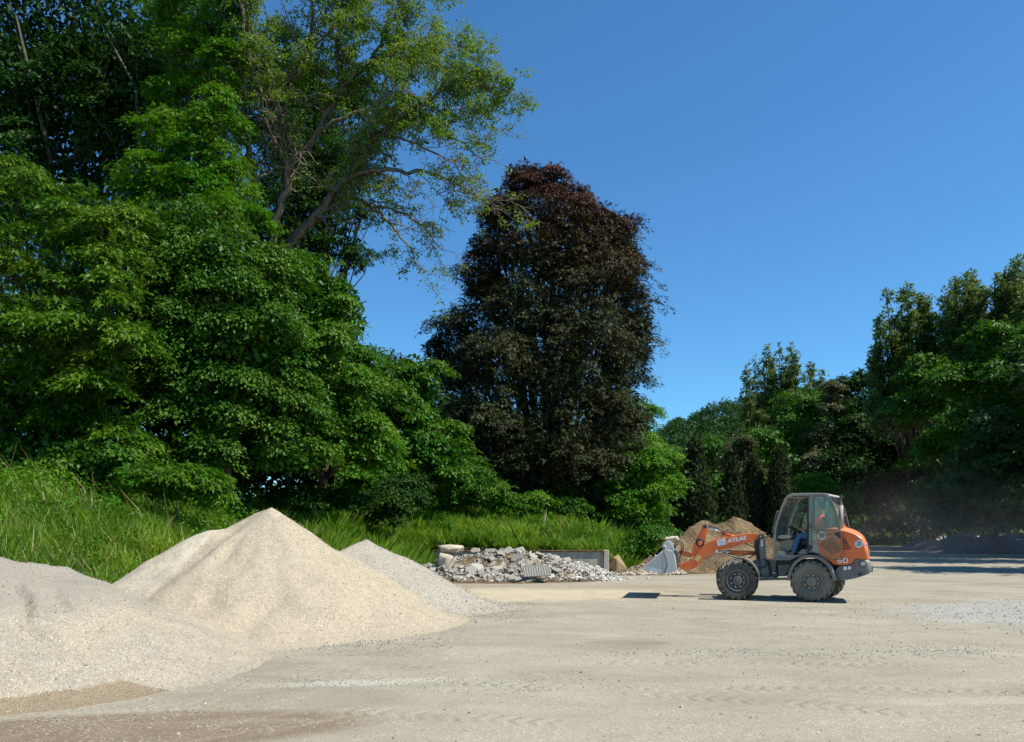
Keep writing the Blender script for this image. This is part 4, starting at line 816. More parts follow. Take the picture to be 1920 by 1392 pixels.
# ---- grass
def grass(name, label, n, fx, fy, hmin, hmax, mat, seed, cond,  lean=(-.3, -.2), clump=1.6, zf=None):
    r = np.random.default_rng(seed); x = r.uniform(*fx, n); y = r.uniform(*fy, n); z = zf(x, y) if zf else bank_z(x, y)
    k = cond(x, y) & (z > -.02); x, y, z = x[k], y[k], z[k]; n = len(x); cl = fbm(x, y, clump, 3, seed); P = np.stack([x, y, z-.03], 1)
    T = np.tile([[0, 0, 1.0]], (n, 1))+r.normal(0, .2, (n, 3))*np.array([1, 1, .2])+np.stack([(vnoise(x, y, 1.7, seed+3)-.5)*.9, (vnoise(x, y, 1.7, seed+6)-.5)*.6, np.zeros(n)], 1)
    N = np.stack([r.normal(lean[0], 1, n), r.normal(lean[1], 1, n), np.full(n, -.1)], 1)
    S = (hmin+(hmax-hmin)*np.clip(cl*1.5-.25, 0, 1))*r.uniform(.5, 1.2, n)*(1+.45*(fbm(x, y, .35, 2, seed+9) > .55))
    me = leaves_mesh(name, T_BLADE if seed in (1, 3) else T_BLADE2, P, N, T, S, np.clip(r.random(n)*.5+fbm(x, y, .7, 3, seed+1)*.9-.2, 0, 1), mat); o = link(name, me)
    return tag(o, label, 'grass', kind='stuff')
dF = lambda x, y: foot_dist(x, y)
grass('grass', 'tall meadow grass on the left bank', 100000, (-15, -4), (9.5, 24), .24, .6, M['grass'], 1, lambda x, y: (dF(x, y) > -.1) & (dF(x, y) < 6.5))
grass('grass', 'tall meadow grass above the low wall', 95000, (-7, 5), (22, 37), .25, .7, M['grass'], 2, lambda x, y: (dF(x, y) > .05) & (dF(x, y) < 7))
grass('dry_grass', 'scattered dry stalks standing in the meadow grass', 5000, (-15, 5), (9.5, 36), .4, .85, M['straw'], 3, lambda x, y: (dF(x, y) > .2) & (dF(x, y) < 6.5))
grass('grass', 'rough grass behind the soil heap', 16000, (3.5, 16), (30, 50), .25, .6, M['grass'], 4, lambda x, y: (dF(x, y) > 0) & (dF(x, y) < 8))
grass('grass', 'grass strip at the far end of the yard', 15000, (24, 46), (84, 96), .35, .8, M['grass'], 5, lambda x, y: (x/y < .545), zf=lambda x, y: gz(x, y)+np.clip((y-84)*.05, 0, .9))
# broad-leaved weeds in the meadow
r = np.random.default_rng(17); x = r.uniform(-14, 4.5, 11000); y = r.uniform(10, 35, 11000); d = foot_dist(x, y); k = (d > .1) & (d < 6) & (fbm(x, y, .8, 3, 31) > .49); x, y = x[k], y[k]
C = np.stack([x, y, bank_z(x, y)+r.uniform(.1, .42, len(x))], 1); D = r.normal(size=(len(x), 3))*np.array([1, 1, 0])
a = sprays(r, C, D, .16, .14, 14, .075, .4, .35, .5)
tag(link('weeds', leaves_mesh('weeds', T_OVAL, *a, M['leaf_mid'])), 'broad-leaved weeds mixed into the meadow grass', 'weeds', kind='stuff')
# nettle and dock clumps standing up out of the grass
xc = r.uniform(-14, 4.5, 150); yc = r.uniform(11, 34, 150); d = foot_dist(xc, yc); k = (d > .5) & (d < 6.5); xc, yc = xc[k], yc[k]
x = np.repeat(xc, 22)+r.normal(0, .28, len(xc)*22); y = np.repeat(yc, 22)+r.normal(0, .28, len(xc)*22)
C = np.stack([x, y, bank_z(x, y)+r.uniform(.1, .85, len(x))], 1); a = sprays(r, C, r.normal(size=(len(x), 3))*np.array([1, 1, 0]), .17, .14, 12, .09, .5, .35, .5)
tag(link('weeds', leaves_mesh('weeds', T_OVAL, *a, M['leaf_bright'])), 'taller nettle and dock clumps standing out of the meadow grass', 'weeds', kind='stuff')
x = r.uniform(26, 46, 500); y = r.uniform(84, 92, 500); C = np.stack([x, y, r.uniform(.3, 2.2, 500)], 1)
a = sprays(r, C, r.normal(size=(500, 3))*np.array([1, 1, 0]), .35, .3, 12, .22, .3, .35, .5)
tag(link('weeds', leaves_mesh('weeds', T_OVAL, *a, M['leaf_brown'])), 'tall seeding weeds on the far grass strip', 'weeds', kind='stuff')
# ---------------------------------------------------------------- wheel loader
# Two modules joined at the articulation: traced outlines are laid on the machine's own side planes.
class Mod:
    def __init__(s, px, Y, yaw, dzy=0):
        s.O = np.array([(px-CX)/F*Y, Y]); a = math.radians(yaw); s.h = np.array([-math.cos(a), math.sin(a)]); s.l = np.array([math.sin(a), math.cos(a)]); s.dzy = dzy
        s.px0 = px
    def sz(s, zx, zy, t=0.0):
        dx = (1180+zx/4-CX)/F; dz = (HZ-(900+(zy+s.dzy)/4))/F
        r = (s.O@s.l+t)/(dx*s.l[0]+s.l[1]); return np.array([r*(dx*s.h[0]+s.h[1])-s.O@s.h, CH+r*dz])
    def w(s, a, z, t): return Vector((*(s.O+s.h*a+s.l*t), z))
    def p(s, zx, zy, t=0.0, tp=None):
        a, z = s.sz(zx, zy, t if tp is None else tp); return s.w(a, z, t)
    def path(s, pts, t=0.0, tp=None): return [s.p(x, y, t, tp) for x, y in pts]
RM = Mod(1520.5, 18.15, 32); FM = Mod(1383, 18.6, 14, -8)
LD = empty('wheel_loader', (float(RM.O[0]-.7), float(RM.O[1]+.85), 0), 'orange articulated wheel loader with grey cab, heading left with its bucket lowered', 'wheel loader')
def smooth_poly(pts, it=2, closed=True):
    pts = [np.array(p, float) for p in pts]
    for _ in range(it):
        q = []; n = len(pts)
        if not closed: q.append(pts[0])
        for i in range(n if closed else n-1):
            a, b = pts[i], pts[(i+1) % n]; q += [a*.75+b*.25, a*.25+b*.75]
        if not closed: q.append(pts[-1])
        pts = q
    return [tuple(p) for p in pts]
def plate(name, mod, pts, t0, t1, mat, parent=None, bev=.008, seg=2, tp=None, smooth=0, shade=False):
    """outline traced in the side plane, given its real thickness t0..t1 across the machine"""
    if smooth: pts = smooth_poly(pts, smooth)
    bm = bmesh.new(); tp = t0 if tp is None else tp
    A = [bm.verts.new(mod.p(x, y, t0, tp)) for x, y in pts]; B = [bm.verts.new(mod.p(x, y, t1, tp)) for x, y in pts]; n = len(pts)
    fa = bm.faces.new(A); fb = bm.faces.new(B[::-1])
    for i in range(n): bm.faces.new((A[(i+1) % n], A[i], B[i], B[(i+1) % n]))
    bmesh.ops.recalc_face_normals(bm, faces=bm.faces[:])
    if bev:
        es = list(fa.edges)+list(fb.edges); bmesh.ops.bevel(bm, geom=es, offset=bev, segments=seg, affect='EDGES', profile=.6)
    bmesh.ops.triangulate(bm, faces=[f for f in bm.faces if len(f.verts) > 4])
    o = bm_obj(name, bm, mat, parent or LD); return o
def fix_parent(o, parent): return o
def rod(name, pts, rad, mat, parent=None, k=10, cap=True):
    pts = [np.array(p, float) for p in pts]
    V, Fc = tubes([(np.array(pts), np.full(len(pts), rad) if np.isscalar(rad) else np.array(rad))], k)
    bm = bmesh.new(); vs = [bm.verts.new(v) for v in V]
    for f in Fc: bm.faces.new([vs[i] for i in f])
    if cap: bm.faces.new(vs[:k][::-1]); bm.faces.new(vs[-k:])
    bmesh.ops.recalc_face_normals(bm, faces=bm.faces[:])
    for f in bm.faces: f.smooth = len(f.verts) == 4
    return bm_obj(name, bm, mat, parent or LD)
def curve3(pts, n=5):
    pts = [np.array(p, float) for p in pts]; out = []
    P = [2*pts[0]-pts[1]]+pts+[2*pts[-1]-pts[-2]]
    for i in range(1, len(P)-2):
        for k in range(n):
            t = k/n; out.append(.5*((2*P[i])+(-P[i-1]+P[i+1])*t+(2*P[i-1]-5*P[i]+4*P[i+1]-P[i+2])*t*t+(-P[i-1]+3*P[i]-3*P[i+1]+P[i+2])*t**3))
    out.append(pts[-1]); return out
def bar(name, mod, pts, t, wz, wt, mat, parent=None, tp=None, sm=0):
    """flat bar of width wz (in zoom px/320) swept along a traced line"""
    if sm: pts = smooth_poly(pts, sm, False)
    P = [mod.sz(x, y, t if tp is None else tp) for x, y in pts]; n = len(P); bm = bmesh.new(); rings = []
    for i in range(n):
        a = P[max(i-1, 0)]; b = P[min(i+1, n-1)]; d = (b-a)/(np.linalg.norm(b-a)+1e-9); nn = np.array([-d[1], d[0]])*wz/2
        q = [(P[i]+nn, t-wt/2), (P[i]+nn, t+wt/2), (P[i]-nn, t+wt/2), (P[i]-nn, t-wt/2)]; rings.append([bm.verts.new(mod.w(*c, tt)) for c, tt in q])
    for r0, r1 in zip(rings[:-1], rings[1:]):
        for j in range(4): bm.faces.new((r0[j], r0[(j+1) % 4], r1[(j+1) % 4], r1[j]))
    bm.faces.new(rings[0][::-1]); bm.faces.new(rings[-1]); bmesh.ops.recalc_face_normals(bm, faces=bm.faces[:])
    es = [e for e in bm.edges if e.calc_face_angle(0) > .9]; bmesh.ops.bevel(bm, geom=es, offset=min(wz, wt)*.18, segments=1, affect='EDGES')
    return bm_obj(name, bm, mat, parent or LD)
def pane(name, mod, pts, t, mat, parent=None, tp=None, smooth=0):
    if smooth: pts = smooth_poly(pts, smooth)
    return plate(name, mod, pts, t, t+.006, mat, parent, 0, tp=t if tp is None else tp)
def disc(name, c, axis, rad, th, mat, parent=None, k=24, bev=.0):
    c = Vector(c); axis = Vector(axis).normalized(); bm = bmesh.new()
    bmesh.ops.create_cone(bm, cap_ends=True, segments=k, radius1=rad, radius2=rad, depth=th)
    q = axis.to_track_quat('Z', 'Y'); bmesh.ops.transform(bm, matrix=Matrix.Translation(c) @ q.to_matrix().to_4x4(), verts=bm.verts[:])
    if bev: bmesh.ops.bevel(bm, geom=[e for e in bm.edges if e.calc_face_angle(0) > .9], offset=bev, segments=2, affect='EDGES')
    for f in bm.faces: f.smooth = len(f.verts) == 4
    return bm_obj(name, bm, mat, parent or LD)
def text(name, s, mod, zx, zy, t, size, mat, parent=None, ang=0, shear=0, bold=.0, xs=1, th=.002):
    cu = bpy.data.curves.new('t', 'FONT'); cu.body = s; cu.size = size; cu.align_x = 'CENTER'; cu.align_y = 'CENTER'; cu.extrude = th; cu.offset = bold; cu.shear = shear
    ob = bpy.data.objects.new('t', cu); COL.objects.link(ob); dg = bpy.context.evaluated_depsgraph_get(); me = bpy.data.meshes.new_from_object(ob.evaluated_get(dg))
    bpy.data.objects.remove(ob); me.materials.clear(); me.materials.append(mat)
    X = -Vector((*mod.h, 0)); Zz = Vector((0, 0, 1)); Nn = -Vector((*mod.l, 0)); c, s_ = math.cos(ang), math.sin(ang)
    R = Matrix((X*c+Zz*s_, -X*s_+Zz*c, Nn)).transposed().to_4x4()
    me.transform(Matrix.Translation(mod.p(zx, zy, t)) @ R @ Matrix.Diagonal((xs, 1, 1, 1)))
    return link(name, me, parent or LD)
def lathe(prof, k=48):
    """prof: [(t, r)] -> V,F around the t axis"""
    n = len(prof); th = np.arange(k)*2*np.pi/k; V = np.array([[(r*math.cos(a), t, r*math.sin(a)) for a in th] for t, r in prof]).reshape(-1, 3)
    i = np.arange(n-1)[:, None]; j = np.arange(k)[None]; a = i*k+j; b = i*k+(j+1) % k
    return V, np.stack([a, b, b+k, a+k], -1).reshape(-1, 4)
TW = .33
def wheel(mod, a0, t_out, sgn, R, mt, mr, name='wheel', steer=0):
    """centre of the outer face; sgn +1 when the outer side faces the camera"""
    c = mod.w(a0, R-.012, t_out); root = bpy.data.objects.new(name, None); COL.objects.link(root); root.parent = LD; root.matrix_parent_inverse = Matrix.Translation(-Vector(LD.location))
    Xa = Vector((*mod.h, 0)); Ya = Vector((*mod.l, 0))*sgn; Za = Vector((0, 0, 1))
    root.location = c; root.empty_display_size = .1
    Mx = Matrix((Xa, Ya, Za)).transposed().to_4x4()
    def add(nm, V, Fc, mat, smooth=True):
        me = npmesh(nm, V, Fc, mat, smooth=smooth); me.transform(Mx)
        bm = bmesh.new(); bm.from_mesh(me); bmesh.ops.recalc_face_normals(bm, faces=bm.faces[:]); bm.to_mesh(me); bm.free()
        o = bpy.data.objects.new(nm, me); COL.objects.link(o); o.parent = root; return o
    ri = R*.53
    V, Fc = lathe([(TW*.18, ri*.96), (TW*.1, ri), (.018, ri*1.05), (.0, R*.68), (-.004, R*.78), (.012, R*.88), (.04, R*.91), (TW*.3, R*.925), (TW*.7, R*.925), (TW-.04, R*.91), (TW-.012, R*.87), (TW, R*.7), (TW-.02, ri*1.05), (TW*.85, ri)])
    Vs, Fs, off = [V], [Fc], len(V); n = 19
    for side in (0, 1):
        for i in range(n):
            a = 2*np.pi*(i+.5*side)/n; q = []
            # lug: from shoulder sweeping to the centre line
            for u_, (tt, rr_, da) in enumerate(((-.002, .84, 0), (.012, .90, .02), (.07, .94, .10), (TW*.53, .94, .30))):
                for dw, rad in ((-.052, rr_), (.052, rr_), (.032, rr_+(.068 if u_ else .03)), (-.032, rr_+(.068 if u_ else .03))):
                    ang = a+(da+dw)*1.0; t_ = tt-(.012 if (rad > rr_ and u_ < 2) else 0); t_ = t_ if side == 0 else TW-t_
                    q.append((rad*R*math.cos(ang), t_, rad*R*math.sin(ang)))
            Vs.append(np.array(q)); f = []
            for k in range(3):
                for j in range(4): f.append((k*4+j, k*4+(j+1) % 4, k*4+4+(j+1) % 4, k*4+4+j))
            f += [(3, 2, 1, 0), (12, 13, 14, 15)]; Fs.append(np.array(f)+off); off += 16
    add('tyre', np.concatenate(Vs), np.concatenate(Fs), mt, smooth=False)
    V, Fc = lathe([(.012, ri*1.03), (.0, ri*.99), (.004, ri*.93), (.03, ri*.9), (.05, ri*.88), (.075, ri*.84), (.08, ri*.74), (.05, ri*.70), (.05, ri*.60), (.07, ri*.58), (.10, ri*.3), (.11, .001)])
    add('rim', V, Fc, mr)
    V, Fc = lathe([(.085, ri*.5), (.02, ri*.47), (.004, ri*.40), (.0, ri*.33), (-.002, .002)], 24); add('hub', V, Fc, mr)
    for i in range(8):
        a = 2*np.pi*(i+.4)/8; V, Fc = lathe([(.06, .015), (.02, .015), (.018, .012), (.018, .001)], 6); V = V+np.array([ri*.60*math.cos(a), .01, ri*.60*math.sin(a)])
        add('bolt', V, Fc, M['steel_worn'], False)
    # inner closing disc
    V, Fc = lathe([(TW*.8, ri), (TW*.6, ri*.5), (TW*.6, .001)], 24); add('rim_back', V, Fc, M['darkgrey'])
    return root
RR = .476; RF = .474
wheel(RM, 0, 0, 1, RR, M['tyre_dusty'], M['rim_dusty']); wheel(RM, 0, 1.72, -1, RR, M['tyre_dusty'], M['rim_dusty'])
wheel(FM, 0, 0, 1, RF, M['tyre'], M['rim']); wheel(FM, 0, 1.70, -1, RF, M['tyre'], M['rim'])
rod('axle', [RM.w(0, RR, .25), RM.w(0, RR, 1.45)], .09, M['darkgrey']); rod('axle', [FM.w(0, RF, .25), FM.w(0, RF, 1.45)], .09, M['darkgrey'])
# --- rear frame, platform, step
plate('rear_frame', RM, [(1040, 605), (1330, 600), (1500, 600), (1560, 660), (1600, 740), (1200, 740), (1165, 700), (1100, 730), (1040, 720)], .42, 1.30, M['darkgrey'], bev=.01)
plate('step_plate', RM, [(972, 740), (1200, 738), (1200, 752), (972, 756)], .10, .45, M['grey'], bev=.004)
plate('step_bracket', RM, [(1055, 600), (1100, 600), (1110, 740), (1070, 740)], .30, .36, M['grey'], bev=.004)
plate('battery_box', RM, [(1115, 640), (1215, 632), (1190, 690), (1160, 725), (1115, 722)], .18, .42, M['darkgrey'], bev=.012)
rod('filter_canister', [RM.p(1088, 640, .30), RM.p(1088, 690, .30)], .045, M['grey']); rod('filter_canister', [RM.p(1088, 690, .30), RM.p(1088, 706, .30)], .06, M['beige_plastic'])
plate('sill', RM, [(1082, 578), (1215, 580), (1262, 560), (1300, 525), (1335, 520), (1350, 545), (1290, 562), (1235, 592), (1200, 604), (1040, 604), (1040, 595), (1082, 594)], .12, 1.36, M['grey'], bev=.008, tp=.12)
plate('platform_step', RM, [(1262, 548), (1290, 525), (1296, 520), (1325, 522), (1330, 545), (1345, 550), (1300, 562)], .05, .3, M['grey'], bev=.006)
# --- mudguards
arch = [(1178, 756), (1190, 690), (1218, 632), (1262, 588), (1315, 566), (1370, 560), (1430, 575), (1485, 612), (1520, 660), (1540, 705), (1552, 756)]
def guard(mod, pts, t0, t1, name, mat, off=.02, lip=.05):
    pts = smooth_poly(pts, 2, False); P = [mod.sz(x, y, t0) for x, y in pts]; n = len(P); bm = bmesh.new(); rg = []
    for i in range(n):
        a = P[max(i-1, 0)]; b = P[min(i+1, n-1)]; d = (b-a)/np.linalg.norm(b-a); nn = np.array([d[1], -d[0]]); nn = nn if nn[1] < 0 or True else -nn
        c = np.array([0, RR]); inw = c-P[i]; inw = inw/np.linalg.norm(inw) if mod is RM else (np.array([0, RF])-P[i])/np.linalg.norm(np.array([0, RF])-P[i])
        q = [(P[i]+inw*lip, t0), (P[i]+inw*.015, t0-.012), (P[i], t0+.02), (P[i], t1), (P[i]+inw*off, t1), (P[i]+inw*off, t0+.035), (P[i]+inw*lip, t0+.016)]
        rg.append([bm.verts.new(mod.w(*c_, tt)) for c_, tt in q])
    for r0, r1 in zip(rg[:-1], rg[1:]):
        for j in range(7): bm.faces.new((r0[j], r0[(j+1) % 7], r1[(j+1) % 7], r1[j]))
    bm.faces.new(rg[0][::-1]); bm.faces.new(rg[-1]); bmesh.ops.recalc_face_normals(bm, faces=bm.faces[:]); return bm_obj(name, bm, mat, LD)
guard(RM, arch, -.01, .40, 'mudguard', M['grey'], lip=.07)
FMm = [(1178, 740), (1200, 660), (1262, 585), (1370, 558), (1485, 612), (1552, 750)]
guard(RM, [(x, y) for x, y in FMm], 1.30, 1.70, 'mudguard', M['grey'], lip=.05)
guard(FM, [(868, 592), (905, 606), (945, 648), (975, 700), (988, 745)], .0, .34, 'mudguard', M['grey'], lip=.05)
guard(FM, [(868, 592), (905, 606), (945, 648), (975, 700), (988, 745)], 1.36, 1.70, 'mudguard', M['grey'], lip=.05)
bar('mudguard_stay', FM, [(905, 608), (930, 640), (975, 650)], .2, .03, .03, M['grey']); bar('mudguard_stay', FM, [(940, 690), (1000, 700)], .2, .03, .03, M['grey'])
# --- hood, side panel, counterweight: lofted across the width with rounded plan corners
def loft(name, mod, pts, ts, shrink, mat, tp, smooth=1):
    """pts traced at plane tp; at each t in ts the outline is pulled in by shrink (centre line keeps full size)"""
    pts = smooth_poly(pts, smooth) if smooth else pts
    S = np.array([mod.sz(x, y, tp) for x, y in pts]); ctr = S.mean(0); bm = bmesh.new(); rg = []
    for t, (sb, st) in zip(ts, shrink):       # sb: pull of the rear end, st: pull of the top
        Q = S.copy(); rear = S[:, 0].min(); f = np.clip((S[:, 0].max()-S[:, 0])/(S[:, 0].max()-rear), 0, 1)**3
        Q[:, 0] += sb*f; g = np.clip((S[:, 1]-S[:, 1].min())/(S[:, 1].max()-S[:, 1].min()), 0, 1)**2; Q[:, 1] -= st*g
        rg.append([bm.verts.new(mod.w(a, z, t)) for a, z in Q])
    n = len(S)
    for r0, r1 in zip(rg[:-1], rg[1:]):
        for j in range(n):
            f = bm.faces.new((r0[j], r0[(j+1) % n], r1[(j+1) % n], r1[j])); f.smooth = True
    a = bm.faces.new(rg[0][::-1]); b = bm.faces.new(rg[-1]); bmesh.ops.recalc_face_normals(bm, faces=bm.faces[:])
    ee = [e for f in (a, b) for e in f.edges]
    for e in ee: e.smooth = False
    bmesh.ops.triangulate(bm, faces=[a, b]); return bm_obj(name, bm, mat, LD)
hood = [(1398, 382), (1480, 370), (1560, 366), (1620, 376), (1700, 400), (1752, 432), (1776, 470), (1792, 530), (1802, 602), (1722, 588), (1694, 598), (1680, 632), (1545, 644), (1498, 602), (1440, 578), (1428, 552), (1408, 480)]
ts = [.13, .15, .20, .30, .50, .85, 1.20, 1.40, 1.50, 1.55, 1.57]; shr = [(.07, .03), (.04, .015), (.015, .0), (.015, -.01), (.05, -.03), (.12, -.035), (.22, -.03), (.30, -.01), (.38, 0), (.44, .015), (.50, .03)]
hd = loft('hood', RM, hood, ts, shr, M['orange'], .13)
plate('side_panel', RM, [(1346, 378), (1397, 382), (1407, 480), (1426, 552), (1350, 536)], .125, .30, M['palegrey'], bev=.006)
cw = [(1538, 652), (1682, 634), (1694, 602), (1722, 590), (1802, 604), (1813, 640), (1816, 690), (1782, 716), (1655, 750), (1566, 754)]
loft('counterweight', RM, cw, ts, [(a*1.3, b*.3) for a, b in shr], M['grey'], .11)
plate('rear_light_recess', RM, smooth_poly([(1716, 604), (1768, 612), (1772, 655), (1735, 650), (1718, 630)], 1), .104, .13, M['darkgrey'], bev=.004)
o = disc('rear_lamp', RM.p(1752, 630, .10), (*RM.l, 0), .045, .03, M['lamp']); disc('rear_lamp', RM.p(1727, 622, .10), (*RM.l, 0), .022, .03, M['red'])
disc('lifting_eye', RM.p(1730, 708, .105), (*RM.l, 0), .035, .012, M['black'])
bar('tow_hitch', RM, [(1770, 662), (1812, 658)], .85, .05, .12, M['darkgrey'], tp=.5); bar('tow_hitch', RM, [(1770, 685), (1808, 688)], .85, .04, .12, M['darkgrey'], tp=.5); rod('hitch_pin', [RM.p(1804, 650, .85, .5), RM.p(1804, 696, .85, .5)], .018, M['darkgrey'])
# louvres: dark slots fanned over the hood side
for i in range(9):
    f = i/8; a = (1428+f*92, 488+f*74); b = (1524+f*78, 428+f*98) if i < 8 else (1590, 520)
    b = (1528+f*66, 430+f*92); m = ((a[0]+b[0])/2+6, (a[1]+b[1])/2-7)
    bar('louvre', RM, [a, m, b], .128, .019, .014, M['black'], sm=1)
for i in range(7):
    f = i/6; a = (1596+f*4, 436+f*88); b = (1622+f*42, 450+f*66)
    bar('louvre', RM, [a, ((a[0]+b[0])/2, (a[1]+b[1])/2-4), b], .128, .018, .014, M['black'], sm=1)
bar('louvre_rib', RM, [(1470, 452), (1505, 505), (1545, 560)], .122, .014, .01, M['orange'])
# --- markings
def sticker(zx, zy, r, s, size, t, mt):
    o = disc('speed_sticker', RM.p(zx, zy, t), (*RM.l, 0), r, .004, M['white'], k=32); text('digits', s, RM, zx, zy, t-.003, size, mt, o, bold=.004, xs=.8)
sticker(1442, 418, .096, '20', .15, .126, M['blacktext']); sticker(1722, 481, .084, '20', .13, .118, M['bluetext'])
text('model_number', '60', RM, 1600, 607, .09, .17, M['white'], bold=.003, xs=1.4)
text('rear_lettering', 'ATLAS', RM, 1773, 489, .112, .12, M['white'], bold=.003, xs=.22, ang=-.04, th=.010)
plate('reflector', RM, [(1605, 652), (1632, 650), (1632, 676), (1605, 678)], .100, .106, M['white'], bev=0); plate('reflector', RM, [(1640, 650), (1662, 649), (1662, 672), (1640, 674)], .100, .106, M['white'], bev=0)
plate('reflector', RM, [(1664, 646), (1684, 644), (1684, 662), (1664, 665)], .100, .106, M['red'], bev=0); plate('side_marker', RM, [(1786, 520), (1797, 520), (1800, 566), (1790, 566)], .118, .15, M['yellow'], bev=0)
text('small_print', 'W60', RM, 1380, 467, .120, .045, M['blacktext'])
# --- cab
cab = [(1088, 592), (1088, 415), (1100, 335), (1135, 232), (1168, 152), (1190, 124), (1222, 113)]
for t in (.15, 1.42):
    s = bar('front_pillar', RM, cab, t, .050, .06, M['cabgrey'], tp=.15, sm=2)
    bar('centre_pillar', RM, [(1363, 118), (1363, 548)], t, .085, .055, M['cabgrey'], tp=.15)
    bar('door_seal', RM, [(1338, 128), (1338, 520)], t, .022, .05, M['black'], tp=.15)
    bar('rear_pillar', RM, [(1478, 118), (1515, 165), (1550, 262), (1574, 372)], t, .045, .05, M['darkgrey'], tp=.15, sm=1)
    bar('roof_rail', RM, [(1210, 116), (1490, 113)], t, .045, .05, M['cabgrey'], tp=.15)
    bar('waist_rail', RM, [(1350, 374), (1576, 376)], t, .03, .045, M['darkgrey'], tp=.15)
bar('quarter_pillar', RM, [(1385, 120), (1385, 372)], .16, .02, .03, M['black'])
plate('roof', RM, smooth_poly([(1172, 128), (1190, 112), (1225, 101), (1400, 99), (1478, 101), (1498, 110), (1500, 124), (1400, 122), (1222, 122), (1186, 136)], 1), .11, 1.46, M['cabgrey'], bev=.02, seg=3, tp=.11)
bar('roof_gutter', RM, [(1215, 124), (1335, 124)], .12, .018, .03, M['black'])
fl = plate('cab_floor', RM, [(1090, 576), (1345, 560), (1345, 575), (1090, 590)], .17, 1.38, M['beige_plastic'], bev=0, tp=.15)
plate('cab_rear_wall', RM, [(1395, 376), (1572, 376), (1572, 392), (1410, 560), (1345, 560), (1345, 540), (1395, 535)], .36, 1.38, M['black'], bev=0, tp=.15)
# glass
pane('quarter_window', RM, [(1388, 124), (1480, 122), (1513, 168), (1547, 265), (1572, 370), (1388, 370)], .165, M['glass'], tp=.15)
pane('quarter_window', RM, [(1388, 124), (1480, 122), (1513, 168), (1547, 265), (1572, 370), (1388, 370)], 1.40, M['glass'], tp=.15)
pane('side_window', RM, [(1100, 425), (1112, 335), (1146, 232), (1178, 155), (1222, 128), (1340, 124), (1340, 560), (1100, 575)], 1.41, M['glass'], tp=.15)
bar('window_bar', RM, [(1100, 425), (1340, 420)], 1.42, .05, .05, M['black'], tp=.15); bar('window_bar', RM, [(1225, 230), (1340, 225)], 1.40, .06, .1, M['darkgrey'], tp=.6)
plate('far_door_panel', RM, [(1095, 425), (1350, 425), (1350, 575), (1095, 580)], 1.39, 1.43, M['darkgrey'], bev=0, tp=.15)
def sheet(name, mod, pts, t0, t1, mat, tp, th=.006):
    bm = bmesh.new(); A = [bm.verts.new(mod.p(x, y, t0, tp)) for x, y in pts]; B = [bm.verts.new(mod.p(x, y, t1, tp)) for x, y in pts]
    for i in range(len(pts)-1): bm.faces.new((A[i], A[i+1], B[i+1], B[i]))
    r_ = bmesh.ops.solidify(bm, geom=bm.faces[:], thickness=th)
    for f in bm.faces: f.smooth = True
    return bm_obj(name, bm, mat, LD)
sheet('windscreen', RM, smooth_poly([(1092, 560), (1092, 415), (1104, 335), (1139, 232), (1172, 152), (1190, 128)], 1, False), .19, 1.38, M['glass_dusty'], .15)
sheet('rear_window', RM, [(1484, 120), (1520, 165), (1554, 262), (1578, 372)], .19, 1.38, M['glass'], .15)
# open glass doors folded back along the sides
dr = [(1346, 118), (1470, 118), (1505, 140), (1533, 190), (1562, 270), (1580, 350), (1588, 440), (1590, 560), (1582, 594), (1560, 598), (1500, 590), (1440, 572), (1400, 548), (1352, 536), (1346, 500)]
for t in (.02,):
    d = bar('door', RM, dr+[dr[0], dr[1]], t, .020, .03, M['darkgrey'] if t < 1 else M['darkgrey'], tp=.02)
    pane('door_glass', RM, dr, t, M['glass'], d, tp=.02)
    bar('door_handle', RM, [(1348, 330), (1362, 328), (1364, 362), (1350, 366), (1348, 330)], t-.02 if t < 1 else t+.02, .014, .02, M['black'], d, tp=.02)
    plate('door_latch', RM, [(1340, 490), (1366, 486), (1366, 528), (1340, 532)], t-.03 if t < 1 else t+.01, t+.01 if t < 1 else t+.05, M['black'], d, .006, tp=.02)
    bar('door_stay', RM, [(1350, 384), (1450, 418), (1545, 400)], t+.02, .018, .018, M['black'], d, tp=.02)
plate('door_lock_box', RM, [(1542, 396), (1578, 392), (1580, 440), (1566, 440), (1560, 420), (1542, 418)], -.03, .02, M['black'], bev=.006)
rod('hinge', [RM.p(1346, 122, .05), RM.p(1346, 135, .05)], .02, M['black']); rod('grab_rail', curve3([RM.p(1372, 130, .10), RM.p(1368, 150, .06), RM.p(1368, 480, .06), RM.p(1372, 500, .10)]), .011, M['darkgrey'])
rod('grab_rail', curve3([RM.p(1122, 236, .08), RM.p(1104, 250, .02), RM.p(1076, 370, .02), RM.p(1074, 398, .04), RM.p(1088, 405, .1)]), .013, M['darkgrey'])
rod('mirror_arm', curve3([RM.p(1372, 128, .1), RM.p(1440, 120, .02), RM.p(1462, 128, -.02)]), .009, M['black']); plate('mirror', RM, smooth_poly([(1450, 122), (1478, 122), (1478, 178), (1452, 178)], 1), .20, .24, M['black'], bev=.008)
plate('work_lamp', RM, smooth_poly([(1146, 140), (1158, 140), (1158, 156), (1146, 156)], 1), .3, .42, M['lamp'], bev=.008, tp=.15)
rod('exhaust_pipe', [RM.p(1572, 372, .34, .1), RM.p(1572, 190, .34, .1)], .048, M['cabgrey'], k=16); rod('exhaust_tip', curve3([RM.p(1569, 190, .34, .1), RM.p(1567, 148, .34, .1), RM.p(1572, 132, .34, .1), RM.p(1590, 116, .34, .1)]), .036, M['darkgrey'], k=14, cap=False)
rod('wiper', [RM.p(1640, 300, 1.0, .3), RM.p(1660, 330, 1.0, .3)], .01, M['black'])
rod('wiper', [RM.p(1100, 440, .8, .15), RM.p(1128, 280, .8, .15)], .01, M['black'])
